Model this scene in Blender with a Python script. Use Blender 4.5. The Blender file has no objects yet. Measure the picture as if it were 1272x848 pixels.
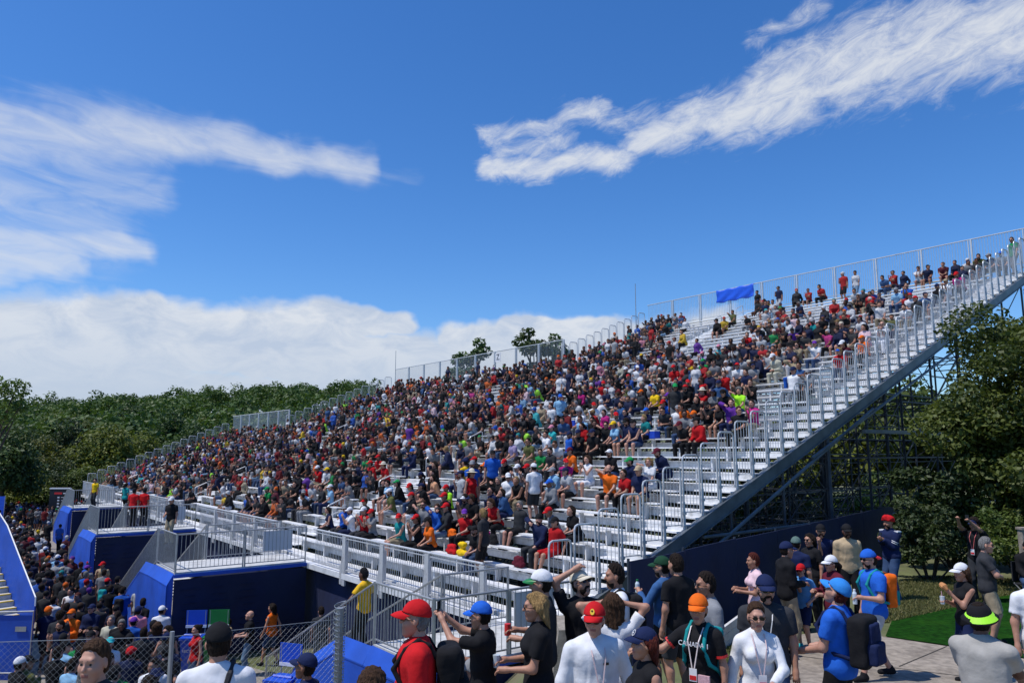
import bpy, math, random
import numpy as np
from mathutils import Matrix, Vector
R=math.radians
rnd=random.Random(7)
npr=np.random.RandomState(3)
sc=bpy.context.scene
COL=sc.collection
# ------------------------------------------------------------------ camera
EZ=6.2                                   # eye height above the lower ground
FPX=930.; PIT=math.atan2(136,FPX)
CP,SP=math.cos(PIT),math.sin(PIT)
def ray(x,y):
    a=(x-636)/FPX; b=(424-y)/FPX
    return np.array([a, CP-b*SP, SP+b*CP])
def proj(P):
    X,Y,Z=P[0],P[1],P[2]-EZ
    d=Y*CP+Z*SP; u=-Y*SP+Z*CP
    return 636+FPX*X/d, 424-FPX*u/d, FPX/d
def at_z(x,y,z):                         # point on the level z seen at pixel
    r=ray(x,y); k=(z-EZ)/r[2]
    return np.array([r[0]*k,r[1]*k,z])
def at_y(x,y,Y):
    r=ray(x,y); k=Y/r[1]
    return np.array([r[0]*k,Y,EZ+r[2]*k])
cam=bpy.data.objects.new('camera',bpy.data.cameras.new('camera'))
cam.data.sensor_width=36; cam.data.lens=FPX/1272*36
cam.data.clip_end=6000; cam.data.clip_start=.05
cam.location=(0,0,EZ); cam.rotation_euler=(math.pi/2+PIT,0,0)
COL.objects.link(cam); sc.camera=cam
# ------------------------------------------------------------------ materials
def newmat(name):
    m=bpy.data.materials.new(name); m.use_nodes=True
    nt=m.node_tree; b=nt.nodes['Principled BSDF']
    return m,nt,b
def mat(name,col,rough=.7,metal=0.,var=.0,vscale=3.,bump=0.,bscale=40.,objcol=False,attr=None,spec=None,dirt=None,dscale=1.5,stretch=None):
    m,nt,b=newmat(name); N=nt.nodes; L=nt.links
    b.inputs['Roughness'].default_value=rough; b.inputs['Metallic'].default_value=metal
    if spec is not None: b.inputs['Specular IOR Level'].default_value=spec
    tc=N.new('ShaderNodeTexCoord'); src=tc.outputs['Object']
    if stretch:
        mp=N.new('ShaderNodeMapping'); mp.inputs['Scale'].default_value=stretch
        L.new(src,mp.inputs[0]); src=mp.outputs[0]
    if objcol:
        oi=N.new('ShaderNodeObjectInfo'); c=oi.outputs['Color']
    elif attr:
        at=N.new('ShaderNodeAttribute'); at.attribute_name=attr; c=at.outputs['Color']
    else:
        rg=N.new('ShaderNodeRGB'); rg.outputs[0].default_value=(*col,1); c=rg.outputs[0]
    if var:
        nz=N.new('ShaderNodeTexNoise'); nz.inputs['Scale'].default_value=vscale; nz.inputs['Detail'].default_value=6
        L.new(src,nz.inputs['Vector'])
        mr=N.new('ShaderNodeMapRange'); mr.inputs[1].default_value=.3; mr.inputs[2].default_value=.7
        mr.inputs[3].default_value=1-var; mr.inputs[4].default_value=1+var
        L.new(nz.outputs[0],mr.inputs[0])
        hs=N.new('ShaderNodeVectorMath'); hs.operation='SCALE'
        L.new(c,hs.inputs[0]); L.new(mr.outputs[0],hs.inputs['Scale']); c=hs.outputs[0]
    if dirt:
        nz=N.new('ShaderNodeTexNoise'); nz.inputs['Scale'].default_value=dscale; nz.inputs['Detail'].default_value=8; nz.inputs['Roughness'].default_value=.65
        L.new(src,nz.inputs['Vector'])
        mr=N.new('ShaderNodeMapRange'); mr.inputs[1].default_value=.5; mr.inputs[2].default_value=.68
        L.new(nz.outputs[0],mr.inputs[0])
        mx=N.new('ShaderNodeMix'); mx.data_type='RGBA'; L.new(mr.outputs[0],mx.inputs[0]); L.new(c,mx.inputs[6]); mx.inputs[7].default_value=(*dirt,1); c=mx.outputs[2]
    L.new(c,b.inputs['Base Color'])
    if bump:
        nz=N.new('ShaderNodeTexNoise'); nz.inputs['Scale'].default_value=bscale; nz.inputs['Detail'].default_value=4
        L.new(src,nz.inputs['Vector'])
        bp=N.new('ShaderNodeBump'); bp.inputs['Strength'].default_value=bump; bp.inputs['Distance'].default_value=.02
        L.new(nz.outputs[0],bp.inputs['Height']); L.new(bp.outputs[0],b.inputs['Normal'])
    return m
M={}
M['skin']=mat('skin',(1,1,1),.55,var=.10,vscale=14,objcol=True)
M['cloth']=mat('cloth',(1,1,1),.9,var=.13,vscale=9,objcol=True,bump=.38,bscale=13,spec=.2)
def folds(m,strength,scale):
    nt=m.node_tree; N=nt.nodes; L=nt.links; b=N['Principled BSDF']; old=b.inputs['Normal'].links[0].from_node
    tc=N.new('ShaderNodeTexCoord'); mp=N.new('ShaderNodeMapping'); mp.inputs['Scale'].default_value=(1.3,1.3,.75); mp.inputs['Rotation'].default_value=(.3,.5,0); L.new(tc.outputs['Object'],mp.inputs[0])
    nz=N.new('ShaderNodeTexNoise'); nz.noise_type='RIDGED_MULTIFRACTAL' if hasattr(nz,'noise_type') else nz.noise_type
    nz.inputs['Scale'].default_value=scale; nz.inputs['Detail'].default_value=2; nz.inputs['Distortion'].default_value=1.2; L.new(mp.outputs[0],nz.inputs['Vector'])
    bp=N.new('ShaderNodeBump'); bp.inputs['Strength'].default_value=strength; bp.inputs['Distance'].default_value=.03
    L.new(nz.outputs[0],bp.inputs['Height']); L.new(old.outputs[0],bp.inputs['Normal']); L.new(bp.outputs[0],b.inputs['Normal'])
folds(M['cloth'],.45,3.6)
M['hair']=mat('hair',(1,1,1),.75,var=.5,vscale=60,objcol=True,bump=.9,bscale=110,stretch=(1,1,.22),spec=.15)
M['crowd']=mat('crowd_cloth',(1,1,1),.85,attr='col',var=.2,vscale=12,spec=.25)
M['eye']=mat('eye_white',(.17,.155,.145),.5)
M['iris']=mat('iris',(.02,.015,.01),.2)
M['lip']=mat('lip',(.28,.10,.08),.5)
M['alu']=mat('aluminium',(.78,.785,.79),.48,.15,var=.08,vscale=2.5,dirt=(.56,.56,.55),dscale=2.2)
M['alu2']=mat('aluminium_tread',(.72,.725,.73),.55,.10,var=.14,vscale=5,dirt=(.46,.455,.44),dscale=3)
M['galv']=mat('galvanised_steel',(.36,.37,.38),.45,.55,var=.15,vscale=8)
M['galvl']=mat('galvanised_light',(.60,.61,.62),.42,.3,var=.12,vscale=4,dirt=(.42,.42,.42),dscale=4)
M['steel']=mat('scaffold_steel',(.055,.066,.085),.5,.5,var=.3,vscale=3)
M['stringer']=mat('stringer_steel',(.16,.185,.20),.5,.4,var=.25,vscale=2)
M['blue']=mat('blue_fabric',(.008,.072,.45),.6,var=.22,vscale=1.0,bump=.9,bscale=2.2)
M['navy']=mat('navy_mesh_fabric',(.004,.010,.050),.8,var=.35,vscale=.9,bump=.9,bscale=2.5,dirt=(.008,.015,.05),dscale=.6)
M['tarp']=mat('blue_tarp',(.01,.09,.62),.45,var=.1,bump=.6,bscale=5)
M['deck']=mat('deck_board',(.55,.55,.53),.6,.1,var=.12,vscale=5,dirt=(.33,.32,.30),dscale=1.8)
M['concrete']=mat('concrete',(.29,.25,.205),.92,var=.28,vscale=9,bump=.6,bscale=70,dirt=(.16,.135,.11),dscale=1.6)
M['turf']=mat('artificial_turf',(.009,.050,.004),.98,var=.55,vscale=9,bump=.9,bscale=150,dirt=(.022,.085,.006),dscale=.7,spec=.08)
M['ground']=mat('dirt_grass',(.10,.115,.045),.95,var=.35,vscale=1.3,bump=.6,bscale=20,dirt=(.17,.14,.09),dscale=.35)
M['gravel']=mat('gravel',(.25,.225,.19),.95,var=.3,vscale=25,bump=.8,bscale=60,dirt=(.16,.14,.11),dscale=1.2)
M['hill']=mat('hill_grass',(.035,.06,.016),.95,var=.3,vscale=.05)
M['bark']=mat('bark',(.07,.055,.04),.9,var=.3,vscale=6,bump=.8,bscale=25)
M['black']=mat('black_plastic',(.012,.012,.014),.4)
M['blackfab']=mat('black_nylon',(.010,.011,.016),.75,var=.3,vscale=8,bump=.5,bscale=20)
M['white']=mat('white_paint',(.75,.75,.74),.5,var=.06)
M['signwhite']=mat('sign_white',(.72,.72,.74),.5,var=.04)
M['red']=mat('red_paint',(.6,.02,.02),.5)
M['yellow']=mat('yellow_paint',(.75,.5,.03),.6,var=.1)
M['bluebin']=mat('blue_plastic',(.01,.07,.5),.4,var=.08)
M['greenbin']=mat('green_plastic',(.01,.18,.04),.4,var=.08)
M['glass']=mat('dark_lens',(.008,.008,.01),.08)
M['clear']=mat('clear_plastic',(.55,.62,.66),.1,spec=.8)
M['food']=mat('bread',(.45,.2,.07),.8,var=.3,vscale=30)
M['screen']=mat('board_black',(.012,.012,.016),.4)
M['thing']=mat('painted_thing',(1,1,1),.6,objcol=True,var=.08)
def leafmat(name,c1,c2,tr=.35):
    m,nt,b=newmat(name); N=nt.nodes; L=nt.links
    at=N.new('ShaderNodeAttribute'); at.attribute_name='rv'
    mx=N.new('ShaderNodeMix'); mx.data_type='RGBA'
    L.new(at.outputs['Fac'],mx.inputs[0]); mx.inputs[6].default_value=(*c1,1); mx.inputs[7].default_value=(*c2,1)
    oi=N.new('ShaderNodeObjectInfo'); hs=N.new('ShaderNodeHueSaturation')
    ml=N.new('ShaderNodeMapRange'); ml.inputs[3].default_value=.72; ml.inputs[4].default_value=1.3
    mh=N.new('ShaderNodeMapRange'); mh.inputs[3].default_value=.485; mh.inputs[4].default_value=.515
    L.new(oi.outputs['Random'],ml.inputs[0]); L.new(oi.outputs['Random'],mh.inputs[0])
    L.new(ml.outputs[0],hs.inputs['Value']); L.new(mh.outputs[0],hs.inputs['Hue']); L.new(mx.outputs[2],hs.inputs['Color'])
    L.new(hs.outputs[0],b.inputs['Base Color']); b.inputs['Roughness'].default_value=.6
    t=N.new('ShaderNodeBsdfTranslucent'); L.new(hs.outputs[0],t.inputs[0])
    ms=N.new('ShaderNodeMixShader'); ms.inputs[0].default_value=tr
    L.new(b.outputs[0],ms.inputs[1]); L.new(t.outputs[0],ms.inputs[2])
    L.new(ms.outputs[0],N['Material Output'].inputs[0]); return m
M['leaf']=leafmat('leaf_maple',(.050,.088,.011),(.14,.19,.028))
M['leafn']=leafmat('leaf_willow',(.07,.10,.012),(.19,.22,.032))
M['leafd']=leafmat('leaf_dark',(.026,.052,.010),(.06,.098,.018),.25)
M['dry']=leafmat('dry_grass_blade',(.11,.14,.03),(.26,.24,.09),.3)
M['leafw']=leafmat('leaf_wood',(.030,.062,.008),(.078,.118,.016),.3)
# ------------------------------------------------------------------ mesh helpers
def link(o,parent=None):
    COL.objects.link(o)
    if parent is not None: o.parent=parent
    return o
def mesh_np(name,V,Q,mats,smooth=True,mi=None):
    V=np.asarray(V,np.float32); Q=np.asarray(Q,np.int32); k=Q.shape[1]
    me=bpy.data.meshes.new(name)
    me.vertices.add(len(V)); me.vertices.foreach_set('co',V.ravel())
    me.loops.add(Q.size); me.loops.foreach_set('vertex_index',Q.ravel())
    me.polygons.add(len(Q)); me.polygons.foreach_set('loop_start',np.arange(0,Q.size,k,dtype=np.int32))
    try: me.polygons.foreach_set('loop_total',np.full(len(Q),k,np.int32))
    except Exception: pass
    if mi is not None: me.polygons.foreach_set('material_index',np.asarray(mi,np.int32))
    if smooth: me.polygons.foreach_set('use_smooth',np.ones(len(Q),bool))
    for m in mats: me.materials.append(m)
    me.update(calc_edges=True)
    return me
class MB:
    def __init__(s): s.V=[];s.F=[];s.I=[];s.m=0
    def quadpts(s,p): 
        n=len(s.V); s.V+= [tuple(q) for q in p]; s.F.append(tuple(range(n,n+len(p)))); s.I.append(s.m)
    def box8(s,P):
        n=len(s.V); s.V+=[tuple(p) for p in P]
        for f in((0,3,2,1),(4,5,6,7),(0,1,5,4),(1,2,6,5),(2,3,7,6),(3,0,4,7)):
            s.F.append(tuple(n+i for i in f)); s.I.append(s.m)
    def box(s,c,sz,ax=None):
        c=np.array(c,float); ax=np.eye(3) if ax is None else np.array(ax)
        h=np.array(sz)/2
        P=[c+ax[0]*h[0]*a+ax[1]*h[1]*b+ax[2]*h[2]*d for d in(-1,1) for a,b in((-1,-1),(1,-1),(1,1),(-1,1))]
        s.box8(P)
    def tube(s,pts,r,n=6,cap=True):
        pts=[np.array(p,float) for p in pts]; rs=r if isinstance(r,(list,tuple)) else [r]*len(pts)
        base=len(s.V); up=None
        for i,p in enumerate(pts):
            d=pts[min(i+1,len(pts)-1)]-pts[max(i-1,0)]; d/=np.linalg.norm(d)+1e-9
            a=np.array([0,0,1.]) if abs(d[2])<.9 else np.array([1.,0,0])
            if up is not None: a=up
            x=np.cross(a,d); 
            if np.linalg.norm(x)<1e-4: x=np.cross(np.array([0,1.,0]),d)
            x/=np.linalg.norm(x); y=np.cross(d,x); up=y
            for k in range(n):
                t=2*math.pi*(k+.5)/n
                s.V.append(tuple(p+rs[i]*(x*math.cos(t)+y*math.sin(t))))
        for i in range(len(pts)-1):
            for k in range(n):
                a=base+i*n+k;b=base+i*n+(k+1)%n
                s.F.append((a,b,b+n,a+n)); s.I.append(s.m)
        if cap:
            s.F.append(tuple(base+k for k in reversed(range(n)))); s.I.append(s.m)
            s.F.append(tuple(base+(len(pts)-1)*n+k for k in range(n))); s.I.append(s.m)
    def mesh(s,name,mats,smooth=False):
        me=bpy.data.meshes.new(name); me.from_pydata(s.V,[],s.F)
        for m in (mats if isinstance(mats,(list,tuple)) else [mats]): me.materials.append(m)
        if s.I and max(s.I)>0: me.polygons.foreach_set('material_index',s.I)
        if smooth: me.polygons.foreach_set('use_smooth',[True]*len(s.F))
        me.update(); return me
    def build(s,name,mats,parent=None,smooth=False):
        return link(bpy.data.objects.new(name,s.mesh(name,mats,smooth)),parent)
def empty(name,loc,rz=0,parent=None):
    o=bpy.data.objects.new(name,None); o.location=loc; o.rotation_euler=(0,0,rz); o.empty_display_size=.2
    return link(o,parent)
def tag(o,label=None,cat=None,group=None,kind=None):
    if label: o['label']=label
    if cat: o['category']=cat
    if group: o['group']=group
    if kind: o['kind']=kind
    return o
def keep(o,parent):                       # parent without moving (child coordinates are world coordinates)
    o.parent=parent; o.matrix_parent_inverse=Matrix.Translation(parent.location).inverted() if parent.rotation_euler.z==0 else (Matrix.Translation(parent.location)@Matrix.Rotation(parent.rotation_euler.z,4,'Z')).inverted()
    return o
# ------------------------------------------------------------------ implicit surfaces
def snet(F,org,res):
    ins=F<0
    c=sum(ins[i:ins.shape[0]-1+i,j:ins.shape[1]-1+j,k:ins.shape[2]-1+k].astype(np.int8) for i in(0,1) for j in(0,1) for k in(0,1))
    act=np.argwhere((c>0)&(c<8))
    if len(act)==0: return np.zeros((0,3)),np.zeros((0,4),int)
    idx=-np.ones(c.shape,np.int32); idx[tuple(act.T)]=np.arange(len(act))
    cs=np.array([(i,j,k) for i in(0,1) for j in(0,1) for k in(0,1)])
    vals=np.stack([F[act[:,0]+o[0],act[:,1]+o[1],act[:,2]+o[2]] for o in cs],1)
    P=np.zeros((len(act),3)); n=np.zeros(len(act))
    for a in range(8):
        for b in range(a+1,8):
            if np.abs(cs[a]-cs[b]).sum()!=1: continue
            fa,fb=vals[:,a],vals[:,b]; m=(fa<0)!=(fb<0)
            t=np.where(m,fa/np.where(m,fa-fb,1),0)
            P+=np.where(m[:,None],cs[a]+t[:,None]*(cs[b]-cs[a]),0); n+=m
    V=org+res*(act+P/n[:,None])
    Q=[]
    for ax in range(3):
        o1,o2=[(1,2),(2,0),(0,1)][ax]
        sl=[slice(1,-1)]*3; sl[ax]=slice(0,-1); sh=list(sl); sh[ax]=slice(1,None)
        A=ins[tuple(sl)];B=ins[tuple(sh)]
        e=np.argwhere(A!=B)
        if len(e)==0: continue
        fl=A[tuple(e.T)]
        off=np.array([1,1,1]); off[ax]=0; p=e+off
        d1=np.zeros(3,int);d1[o1]=1;d2=np.zeros(3,int);d2[o2]=1
        q=[p-d1-d2,p-d2,p,p-d1]
        ok=np.ones(len(p),bool)
        for z in q: ok&=((z>=0)&(z<np.array(c.shape))).all(1)
        q=np.stack([idx[tuple(np.where(ok[:,None],z,0).T)] for z in q],1)
        q[~fl]=q[~fl][:,::-1]; Q.append(q[ok])
    return V,np.concatenate(Q)
# primitive: dict(a,b,ra,rb,S=3x3 inverse-scale matrix or None,cut=(point,normal)or None, sub=bool, k, tag)
def bx(c,h,r,Rt,**k):
    d=cap(c,c,float(np.linalg.norm(h))+r,**k); d['box']=(np.array(h,float),r,Rt); return d
def cap(a,b,ra,rb=None,S=None,cut=None,sub=False,k=None,tag=0):
    return dict(a=np.array(a,float),b=np.array(b,float),ra=ra,rb=ra if rb is None else rb,S=S,cut=cut,sub=sub,k=k,tag=tag)
def sdf(prims,res,k=.03,noise=0.,nf=14.,clip=None,want_tag=False,inflate=0.):
    lo=np.full(3,1e9);hi=-lo
    for p in prims:
        if p['sub']: continue
        r=max(p['ra'],p['rb'])+inflate; e=r*(1.0 if p['S'] is None else 1/np.min(np.abs(np.linalg.svd(p['S'],compute_uv=False))))
        lo=np.minimum(lo,np.minimum(p['a'],p['b'])-e); hi=np.maximum(hi,np.maximum(p['a'],p['b'])+e)
    lo-=3*res;hi+=3*res
    n=np.ceil((hi-lo)/res).astype(int)+1
    F=np.full(n,1.,np.float32); T=np.zeros(n,np.int8) if want_tag else None; B=np.full(n,9.,np.float32) if want_tag else None
    ax=[lo[i]+res*np.arange(n[i]) for i in range(3)]
    for p in prims:
        r=max(p['ra'],p['rb'])+inflate; kk=p['k'] or k
        e=r*(1.0 if p['S'] is None else 1/np.min(np.linalg.svd(p['S'],compute_uv=False)))+kk+3*res
        l=np.clip(((np.minimum(p['a'],p['b'])-e-lo)/res).astype(int),0,n-1); h=np.clip(((np.maximum(p['a'],p['b'])+e-lo)/res).astype(int)+2,0,n)
        X=ax[0][l[0]:h[0],None,None];Y=ax[1][None,l[1]:h[1],None];Z=ax[2][None,None,l[2]:h[2]]
        X,Y,Z=np.broadcast_arrays(X,Y,Z); P=np.stack([X,Y,Z],-1)
        a,b=p['a'],p['b']; sc_=1.
        Q=P-a; ab=b-a
        if p['S'] is not None:
            Q=Q@p['S'].T; ab=p['S']@ab; sc_=1/np.linalg.norm(p['S'],2)
        L2=ab@ab
        t=np.clip((Q@ab)/L2,0,1) if L2>1e-12 else np.zeros(Q.shape[:-1])
        d=(np.linalg.norm(Q-t[...,None]*ab,axis=-1)-(p['ra']+(p['rb']-p['ra'])*t))*sc_-inflate
        if 'box' in p:
            hb,rb,Rb=p['box']; q_=np.abs((P-a)@Rb)-hb; d=np.linalg.norm(np.maximum(q_,0),axis=-1)+np.minimum(q_.max(-1),0)-rb-inflate
        if p['cut'] is not None:
            c0,cn=p['cut']; d=np.maximum(d,(P-np.array(c0))@np.array(cn))
        sl=(slice(l[0],h[0]),slice(l[1],h[1]),slice(l[2],h[2]))
        o=F[sl]
        if p['sub']:
            q=-d; hh=np.maximum(kk-np.abs(o-q),0)/kk; F[sl]=np.maximum(o,q)+hh*hh*kk*.25
        else:
            if want_tag:
                m=d<B[sl]; T[sl]=np.where(m,p['tag'],T[sl]); B[sl]=np.where(m,d,B[sl])
            hh=np.maximum(kk-np.abs(o-d),0)/kk; F[sl]=np.minimum(o,d)-hh*hh*kk*.25
    if noise:
        X,Y,Z=ax[0][:,None,None],ax[1][None,:,None],ax[2][None,None,:]
        F=F+noise*(np.sin(nf*X+2.1*np.sin(nf*.6*Z)+1.7*Y*nf)*.5+np.sin(nf*1.9*Z+1.3*np.sin(nf*1.1*X)+nf*.7*Y)*.35+np.sin(nf*2.7*Y+nf*2.2*X)*.25)
    if clip is not None:
        X,Y,Z=ax[0][:,None,None],ax[1][None,:,None],ax[2][None,None,:]
        for (c0,cn) in clip: F=np.maximum(F,(X-c0[0])*cn[0]+(Y-c0[1])*cn[1]+(Z-c0[2])*cn[2])
    V,Q=snet(F,lo,res)
    if want_tag:
        ii=np.clip(np.round((V-lo)/res).astype(int),0,n-1); return V,Q,T[ii[:,0],ii[:,1],ii[:,2]]
    return V,Q
def Sc(R3,sx,sy,sz): # world->local inverse scale
    return np.diag([1/sx,1/sy,1/sz])@R3.T
def rotx(a): c,s=math.cos(a),math.sin(a); return np.array([[1,0,0],[0,c,-s],[0,s,c]])
def roty(a): c,s=math.cos(a),math.sin(a); return np.array([[c,0,s],[0,1,0],[-s,0,c]])
def rotz(a): c,s=math.cos(a),math.sin(a); return np.array([[c,-s,0],[s,c,0],[0,0,1]])
I3=np.eye(3)
# ------------------------------------------------------------------ head and headwear (origin at head centre, facing +Y)
def E(c,r,**k): 
    m=max(r); return cap(c,c,m,m,S=Sc(I3,r[0]/m,r[1]/m,r[2]/m),**k)
def head_prims(fem=False):
    j=.9 if fem else 1.
    return [E((0,-.012,.032),(.077,.096,.098)),E((0,.022,-.040),(.061*j,.066,.080)),cap((0,.055,-.098),(0,.055,-.100),.026*j,k=.04),
        cap((0,.088,.022),(0,.108,-.020),.008,.0135,k=.012),cap((-.034,.078,.036),(.034,.078,.036),.015,k=.02),
        cap((.036,.056,-.020),(.036,.056,-.025),.029),cap((-.036,.056,-.020),(-.036,.056,-.025),.029),
        E((.080,-.004,-.002),(.010,.019,.031),k=.008),E((-.080,-.004,-.002),(.010,.019,.031),k=.008),
        cap((-.019,.084,-.055),(.019,.084,-.055),.0095,k=.008),cap((-.016,.081,-.068),(.016,.081,-.068),.010,k=.008),
        E((.032,.100,.010),(.017,.014,.010),sub=True,k=.012),E((-.032,.100,.010),(.017,.014,.010),sub=True,k=.012)]
def sphere(c,r,n=8):
    V=[];Q=[]
    for i in range(n+1):
        for j in range(n): 
            a=math.pi*i/n;b=2*math.pi*j/n
            V.append((c[0]+r*math.sin(a)*math.cos(b),c[1]+r*math.sin(a)*math.sin(b),c[2]+r*math.cos(a)))
    for i in range(n):
        for j in range(n): Q.append((i*n+j,i*n+n+j,i*n+n+(j+1)%n,i*n+(j+1)%n))
    return np.array(V),np.array(Q)
def make_head(res,fem):
    V,Q=sdf(head_prims(fem),res,k=.03)
    c=V[Q].mean(1); mi=np.zeros(len(Q),int)
    mi[(np.abs(c[:,0])<.024)&(np.abs(c[:,2]+.061)<.011)&(c[:,1]>.082)]=3
    parts=[(V,Q,mi)]
    for sx in(-1,1):
        v,q=sphere((sx*.032,.0765,.010),.0118,8); cc=v[q].mean(1)
        m=np.where((cc[:,1]>.0835)&(np.abs(cc[:,0]-sx*.032)<.0075),2,1); parts.append((v,q,m))
        v,q=sdf([cap((sx*.016,.092,.034),(sx*.048,.083,.037),.0045,.0035)],.004); parts.append((v,q,np.full(len(q),4)))
    return cat(parts)
def cat(parts):
    V=[];Q=[];I=[];n=0
    for v,q,i in parts: V.append(v);Q.append(q+n);I.append(i);n+=len(v)
    return np.concatenate(V),np.concatenate(Q),np.concatenate(I)
HEAD={(r,f):make_head(r,f) for r in(.0075,.014) for f in(False,True)}
skull=[E((0,-.012,.032),(.077,.096,.098)),E((0,-.02,-.02),(.070,.075,.07))]
WEAR={}
def addwear(key,V,Q,m): WEAR[key]=mesh_np(key[0] if isinstance(key,tuple) else key,V,Q,[m])
def strands(V,amp=.003,k=17,zf=14):
    th=np.arctan2(V[:,0],-(V[:,1]+.02)); r=np.stack([V[:,0],V[:,1]+.02,0*th],1); r/=np.linalg.norm(r,axis=1)[:,None]+1e-6
    return V+r*(amp*(np.sin(k*th+2.2*np.sin(zf*V[:,2]))+.6*np.sin(k*1.7*th+zf*2.3*V[:,2])))[:,None]
ears=[E((s*.088,.022,-.012),(.030,.040,.046),sub=True,k=.012) for s in(-1,1)]
hl=[((0,.035,.06),(0,.8,-.6)),((0,0,-.085),(0,0,-1.))]
V,Q=sdf([cap((0,.0,.085),(0,-.01,.085),.062)]+skull+ears,.007,k=.03,inflate=.007,noise=.003,nf=95,clip=[((0,.052,.078),(0,.86,-.5)),((0,0,-.085),(0,.3,-1.))]); addwear('short',strands(V,.0022,13,30),Q,M['hair'])
V,Q=sdf(skull+[cap((0,-.02,.06),(0,0,.07),.085)],.01,inflate=.022,noise=.009,nf=70,clip=[((0,.05,.06),(0,.8,-.6)),((0,0,-.11),(0,0,-1.))]); addwear('curly',V,Q,M['hair'])
lp=skull+[cap((0,-.05,.02),(0,-.10,-.34),.075,.055,S=Sc(I3,1.35,.8,1)),cap((.075,.0,.0),(.10,.01,-.22),.03,.022),cap((-.075,.0,.0),(-.10,.01,-.22),.03,.022)]
V,Q=sdf(lp,.011,inflate=.013,noise=.005,nf=45,clip=[((0,.045,.05),(0,.8,-.6))]); addwear('long',strands(V,.0045,15,10),Q,M['hair'])
V,Q=sdf(skull+[cap((0,-.11,.03),(0,-.17,-.04),.03,.035),cap((0,-.17,-.04),(0,-.15,-.20),.035,.012)],.01,inflate=.011,noise=.003,nf=50,clip=[((0,.035,.06),(0,.8,-.6)),((0,.0,-.25),(0,0,-1.))]); addwear('ponytail',strands(V,.002,15,20),Q,M['hair'])
V,Q=sdf(skull+[cap((0,-.115,.075),(0,-.125,.085),.036)],.01,inflate=.011,noise=.004,nf=50,clip=hl); addwear('bun',V,Q,M['hair'])
V,Q=sdf([E((0,.025,-.068),(.059,.062,.056)),cap((-.02,.083,-.045),(.02,.083,-.045),.004)],.008,inflate=.0035,noise=.002,nf=60,clip=[((0,.0,-.045),(0,-.35,.94)),((0,.02,0),(0,-1.,0))]); addwear('beard',V,Q,M['hair'])
def capmesh(brim=.082,drop=.032,fwd=1,z0=.045):
    V,Q=sdf([E((0,-.010,.040),(.080,.098,.098))],.011,inflate=.015,clip=[((0,0,z0),(0,.10,-1.))])
    v=[];q=[];n=14;m=4
    for s in(0,1):
        for i in range(n+1):
            a=R(-68+136*i/n)
            for j in range(m+1):
                t=j/m; w=math.cos(a)**.6 if math.cos(a)>0 else 0
                r0=np.array([.092*math.sin(a),.107*math.cos(a)])
                ext=brim*w*t
                x=r0[0]*(1-.10*t); y=r0[1]+ext; z=z0+.012-drop*t*t-.010*(abs(math.sin(a))**2)*1.4-(.0045 if s else 0)
                v.append((x,y,z))
    K=(n+1)*(m+1)
    for i in range(n):
        for j in range(m):
            a=i*(m+1)+j; q.append((a,a+m+1,a+m+2,a+1)); q.append((K+a,K+a+1,K+a+m+2,K+a+m+1))
    for i in range(n): a=i*(m+1)+m; q.append((a,a+m+1,K+a+m+1,K+a))
    v=np.array(v); 
    bt,bq=sphere((0,-.01,.152),.008,6)
    return cat([(V,Q,np.zeros(len(Q),int)),(v,np.array(q),np.ones(len(q),int)),(bt,bq,np.zeros(len(bq),int))])
V,Q,I=capmesh(); WEAR['cap']=mesh_np('cap',V,Q,[M['cloth'],M['cloth']],mi=I)
def hatmesh(br,slope,h=.0,flat=False):
    V,Q=sdf([E((0,-.010,.045),(.082,.098,.095+h))],.012,inflate=.012,clip=[((0,0,.05),(0,0,-1.))]+([((0,0,.135),(0,0,1.))] if flat else []))
    v=[];q=[];n=24
    for s in(0,1):
        for j,(r,dz) in enumerate(((0,.0),(.5,-slope*.4),(1,-slope))):
            for i in range(n):
                a=2*math.pi*i/n; wob=1+.05*math.sin(3*a)
                v.append(((.086+br*r*wob)*math.sin(a),-.01+(.100+br*r*wob)*math.cos(a),.062+dz-.004*s+.006*r*math.sin(2*a)))
    for j in range(2):
        for i in range(n):
            a=j*n+i;b=j*n+(i+1)%n; q.append((a,a+n,b+n,b)); q.append((3*n+a,3*n+b,3*n+b+n,3*n+a+n))
    for i in range(n): a=2*n+i;b=2*n+(i+1)%n; q.append((a,a+3*n,b+3*n,b))
    return cat([(V,Q,np.zeros(len(Q),int)),(np.array(v),np.array(q),np.ones(len(q),int))])
V,Q,I=hatmesh(.055,.045,flat=True); WEAR['bucket']=mesh_np('bucket',V,Q,[M['cloth']])
V,Q,I=hatmesh(.095,.02,.015); WEAR['straw']=mesh_np('straw',V,Q,[M['cloth']])
V,Q=sdf([E((0,-.015,.05),(.082,.100,.095)),cap((-.06,.05,.06),(.0,.075,.12),.035),cap((.06,.05,.06),(.0,.075,.12),.035),cap((-.075,-.03,.04),(.0,-.09,.08),.04),cap((.075,-.03,.04),(0,-.09,.08),.04),cap((-.07,.02,.10),(.07,-.02,.10),.05)],.009,inflate=.02,noise=.004,nf=50,clip=[((0,0,.04),(0,.15,-1.))]); addwear('turban',V,Q,M['cloth'])
V,Q=sdf([E((0,-.010,.040),(.080,.098,.11))],.011,inflate=.014,clip=[((0,0,.02),(0,.10,-1.))]); addwear('beanie',V,Q,M['cloth'])
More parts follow.
